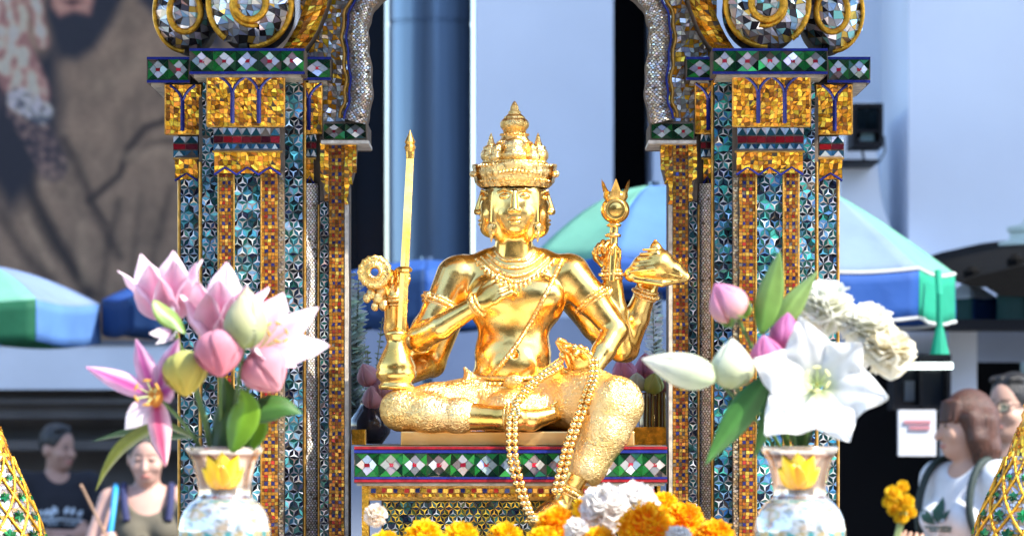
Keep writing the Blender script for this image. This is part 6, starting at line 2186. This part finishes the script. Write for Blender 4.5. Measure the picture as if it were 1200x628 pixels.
# --- man with glasses at the far right
man2, put, SF, s, hp = person(1186, 12.75, 1.785, -38, 'man with glasses in a dark shirt half hidden by the right bell finial', (.48, .3, .23),
    [((-.25, .0, 1.12), (-.2, -.2, .95), (0, -1, -.3), (1, 0, 0), (.4, .5, .4)), ((.25, .0, 1.12), (.2, -.2, .95), (0, -1, -.3), (-1, 0, 0), (.4, .5, .4))],
    (short_hair, (.012, .011, .011)), (.02, .02, .024), (.03, .03, .035), head_turn=-5)
mb = MB()
for sg in (-1, 1):
    pts = []
    for q in range(21):
        a = 2 * math.pi * q / 20
        pts.append(Vector(hp(sg * .034 + .027 * math.cos(a), -.112 + .012 * abs(math.cos(a)), 1.594 + .021 * math.sin(a))) * s)
    mb.tube(pts, .0028, 6, cap=False)
    mb.tube([Vector(hp(sg * .061, -.1, 1.6)) * s, Vector(hp(sg * .08, .0, 1.6)) * s], .0026, 6)
mb.tube([Vector(hp(-.008, -.113, 1.597)) * s, Vector(hp(.008, -.113, 1.597)) * s], .0026, 6)
gl = put(mb.build('glasses', mat('black_frame', (.01, .01, .012), .3), None, smooth=True))
mb = MB()
for sg in (-1, 1):
    mb.poly([Vector(hp(sg * .034 + .026 * math.cos(2 * math.pi * q / 16), -.110 + .011 * abs(math.cos(2 * math.pi * q / 16)), 1.594 + .02 * math.sin(2 * math.pi * q / 16))) * s for q in range(16)])
gmm = mat('lens_glass', (.5, .6, .4), .05, trans=0); gmm.node_tree.nodes['Principled BSDF'].inputs['Alpha'].default_value = .45
put(mb.build('lens', gmm, None))

# --- man in black at the left, arms folded
man1, put, SF, s, hp = person(66, 16.9, 1.60, 22, 'man in a black printed t-shirt with folded arms by the stone moulding', (.42, .25, .19),
    [((-.25, -.1, 1.13), (.04, -.25, 1.14), (1, .1, .1), (0, 1, 0), (.2, .3, .2)), ((.25, -.1, 1.13), (-.03, -.27, 1.1), (-1, .1, .06), (0, 1, 0), (.2, .3, .2))],
    (short_hair, (.012, .012, .014)), (.012, .014, .022), (.02, .022, .03), head_turn=32, nod=6, sleeve=.6)
rg = random.Random(4); pl = []
for k in range(7): pl.append(leafpoly(-.13 + .036 * k, 1.235 + rg.uniform(-.012, .012), R(rg.uniform(40, 140)), .05, .014))
pl.append([(-.13, 1.205), (.02, 1.21), (.12, 1.2), (.12, 1.215), (.0, 1.226), (-.13, 1.222)]); pl.append([(-.08, 1.19), (.08, 1.186), (.08, 1.196), (-.08, 1.2)])
decal(SF, pl, mat('pale_print', (.5, .62, .72), .7), 'shirt_print', put, s)
mb = MB(); ww = Vector((-.02, -.266, 1.102)) * s
mb.tube([Vector((x, -.27, 1.103)) * s for x in (-.02, .005)], .033 * s, 12); put(mb.build('wrist_watch', M_CHAR, None, smooth=True))

# --- woman at the left holding an incense stick
w2, put, SF, s, hp = person(173, 13.9, 1.585, 6, 'woman with tied dark hair in an olive sleeveless dress holding an incense stick', (.52, .32, .26),
    [((-.25, -.06, 1.16), (-.2, -.27, 1.18), (.1, -.6, .6), (.9, -.2, -.2), (.9, 1.1, .8)), ((.22, .0, 1.12), (.1, -.24, 1.02), (-.8, -.5, .2), (0, .5, .8), (.5, .6, .5))],
    (tied_hair, (.014, .011, .011)), (.1, .09, .065), (.05, .05, .05), head_turn=-6, nod=14, female=True, sleeve=0, neckline=1.40)
for sg in (-1, 1):   # navy shoulder straps
    path = [(sg * .085, .1, 1.38), (sg * .1, .03, 1.455), (sg * .103, -.04, 1.445), (sg * .098, -.1, 1.37), (sg * .09, -.125, 1.31)]
    mb = MB(); mb.tube([Vector(tuple(q)) * s for q in curve_pts(path, 16)], .015, 8); put(mb.build('dress_strap', mat('navy_strap', (.02, .025, .09), .8), None, smooth=True))
bagt = empty('shoulder_bag', at_person(w2, 6, (-.19, -.17, 1.0)), 'bright blue shoulder bag on a blue strap worn by the woman in olive', 'bag')
mb = MB(); pts = [at_person(w2, 6, Vector(tuple(q)) * s) for q in curve_pts([(-.13, .1, 1.36), (-.135, .02, 1.455), (-.14, -.06, 1.43), (-.155, -.13, 1.3), (-.185, -.17, 1.1), (-.19, -.17, 1.0)], 20)]
mb.tube(pts, .012, 8); M_CY = mat('blue_strap', (.02, .3, .62), .5); mb.build('strap', M_CY, bagt, smooth=True)
Fb = Field((-.1, -.06, -.16), (.1, .06, .16), .008); Fb.ell((0, 0, 0), (.075, .035, .12), k=0); Fb.cone((-.05, 0, .09), (.05, 0, .09), .03, .03, k=.02)
q = at_person(w2, 6, Vector((-.19, -.175, .95)) * s); bm_ = Fb.mesh('pouch', 1.0, tuple(q)); link('pouch', bm_, M_CY, bagt)
mb = MB()
tip = P(95, 568, 13.35); hb = at_person(w2, 6, Vector((-.165, -.35, 1.23)) * s)
mb.tube([tip, hb + (hb - tip) * .25], .005, 8)
inc = mb.build('incense_stick', mat('incense', (.5, .32, .22), .8)); tag(inc, 'pale incense stick in the hand of the woman in olive', 'incense')
# ------------------------------------------------------------------ camera, sun, sky
cam_d = bpy.data.cameras.new('camera'); cam = bpy.data.objects.new('camera', cam_d); COL.objects.link(cam)
cam.location = (0, CAM_Y, EYE); cam.rotation_euler = (R(90), 0, 0)
cam_d.sensor_width = 36; cam_d.lens = 120; cam_d.shift_y = 186 / 1200
cam_d.clip_end = 2000; cam_d.clip_start = 0.05
cam_d.dof.use_dof = True; cam_d.dof.focus_distance = 7.85; cam_d.dof.aperture_fstop = 4.6; cam_d.dof.aperture_blades = 9
scene.camera = cam

SUN_DIR = Vector((0.6, -0.36, 0.72)).normalized()     # towards the sun
ld = bpy.data.lights.new('sun', 'SUN'); ld.energy = 2.9; ld.angle = R(0.53); ld.color = (1.0, 0.93, 0.82)
sun = bpy.data.objects.new('sun', ld); COL.objects.link(sun)
sun.rotation_euler = SUN_DIR.to_track_quat('Z', 'Y').to_euler()
w = bpy.data.worlds.new('World'); scene.world = w; w.use_nodes = True
nt = w.node_tree
sky = nt.nodes.new('ShaderNodeTexSky'); sky.sky_type = 'NISHITA'; sky.sun_disc = False
sky.sun_elevation = math.asin(SUN_DIR.z); sky.sun_rotation = math.atan2(SUN_DIR.x, SUN_DIR.y)
sky.air_density = 1.0; sky.dust_density = 0.6; sky.ozone_density = 2.5
bg = nt.nodes['Background']; nt.links.new(sky.outputs[0], bg.inputs[0]); bg.inputs[1].default_value = 0.15
scene.view_settings.view_transform = 'Standard'; scene.view_settings.look = 'None'
scene.view_settings.exposure = 2.0; scene.view_settings.gamma = 1
scene.view_settings.use_curve_mapping = False
scene.cycles.max_bounces = 8
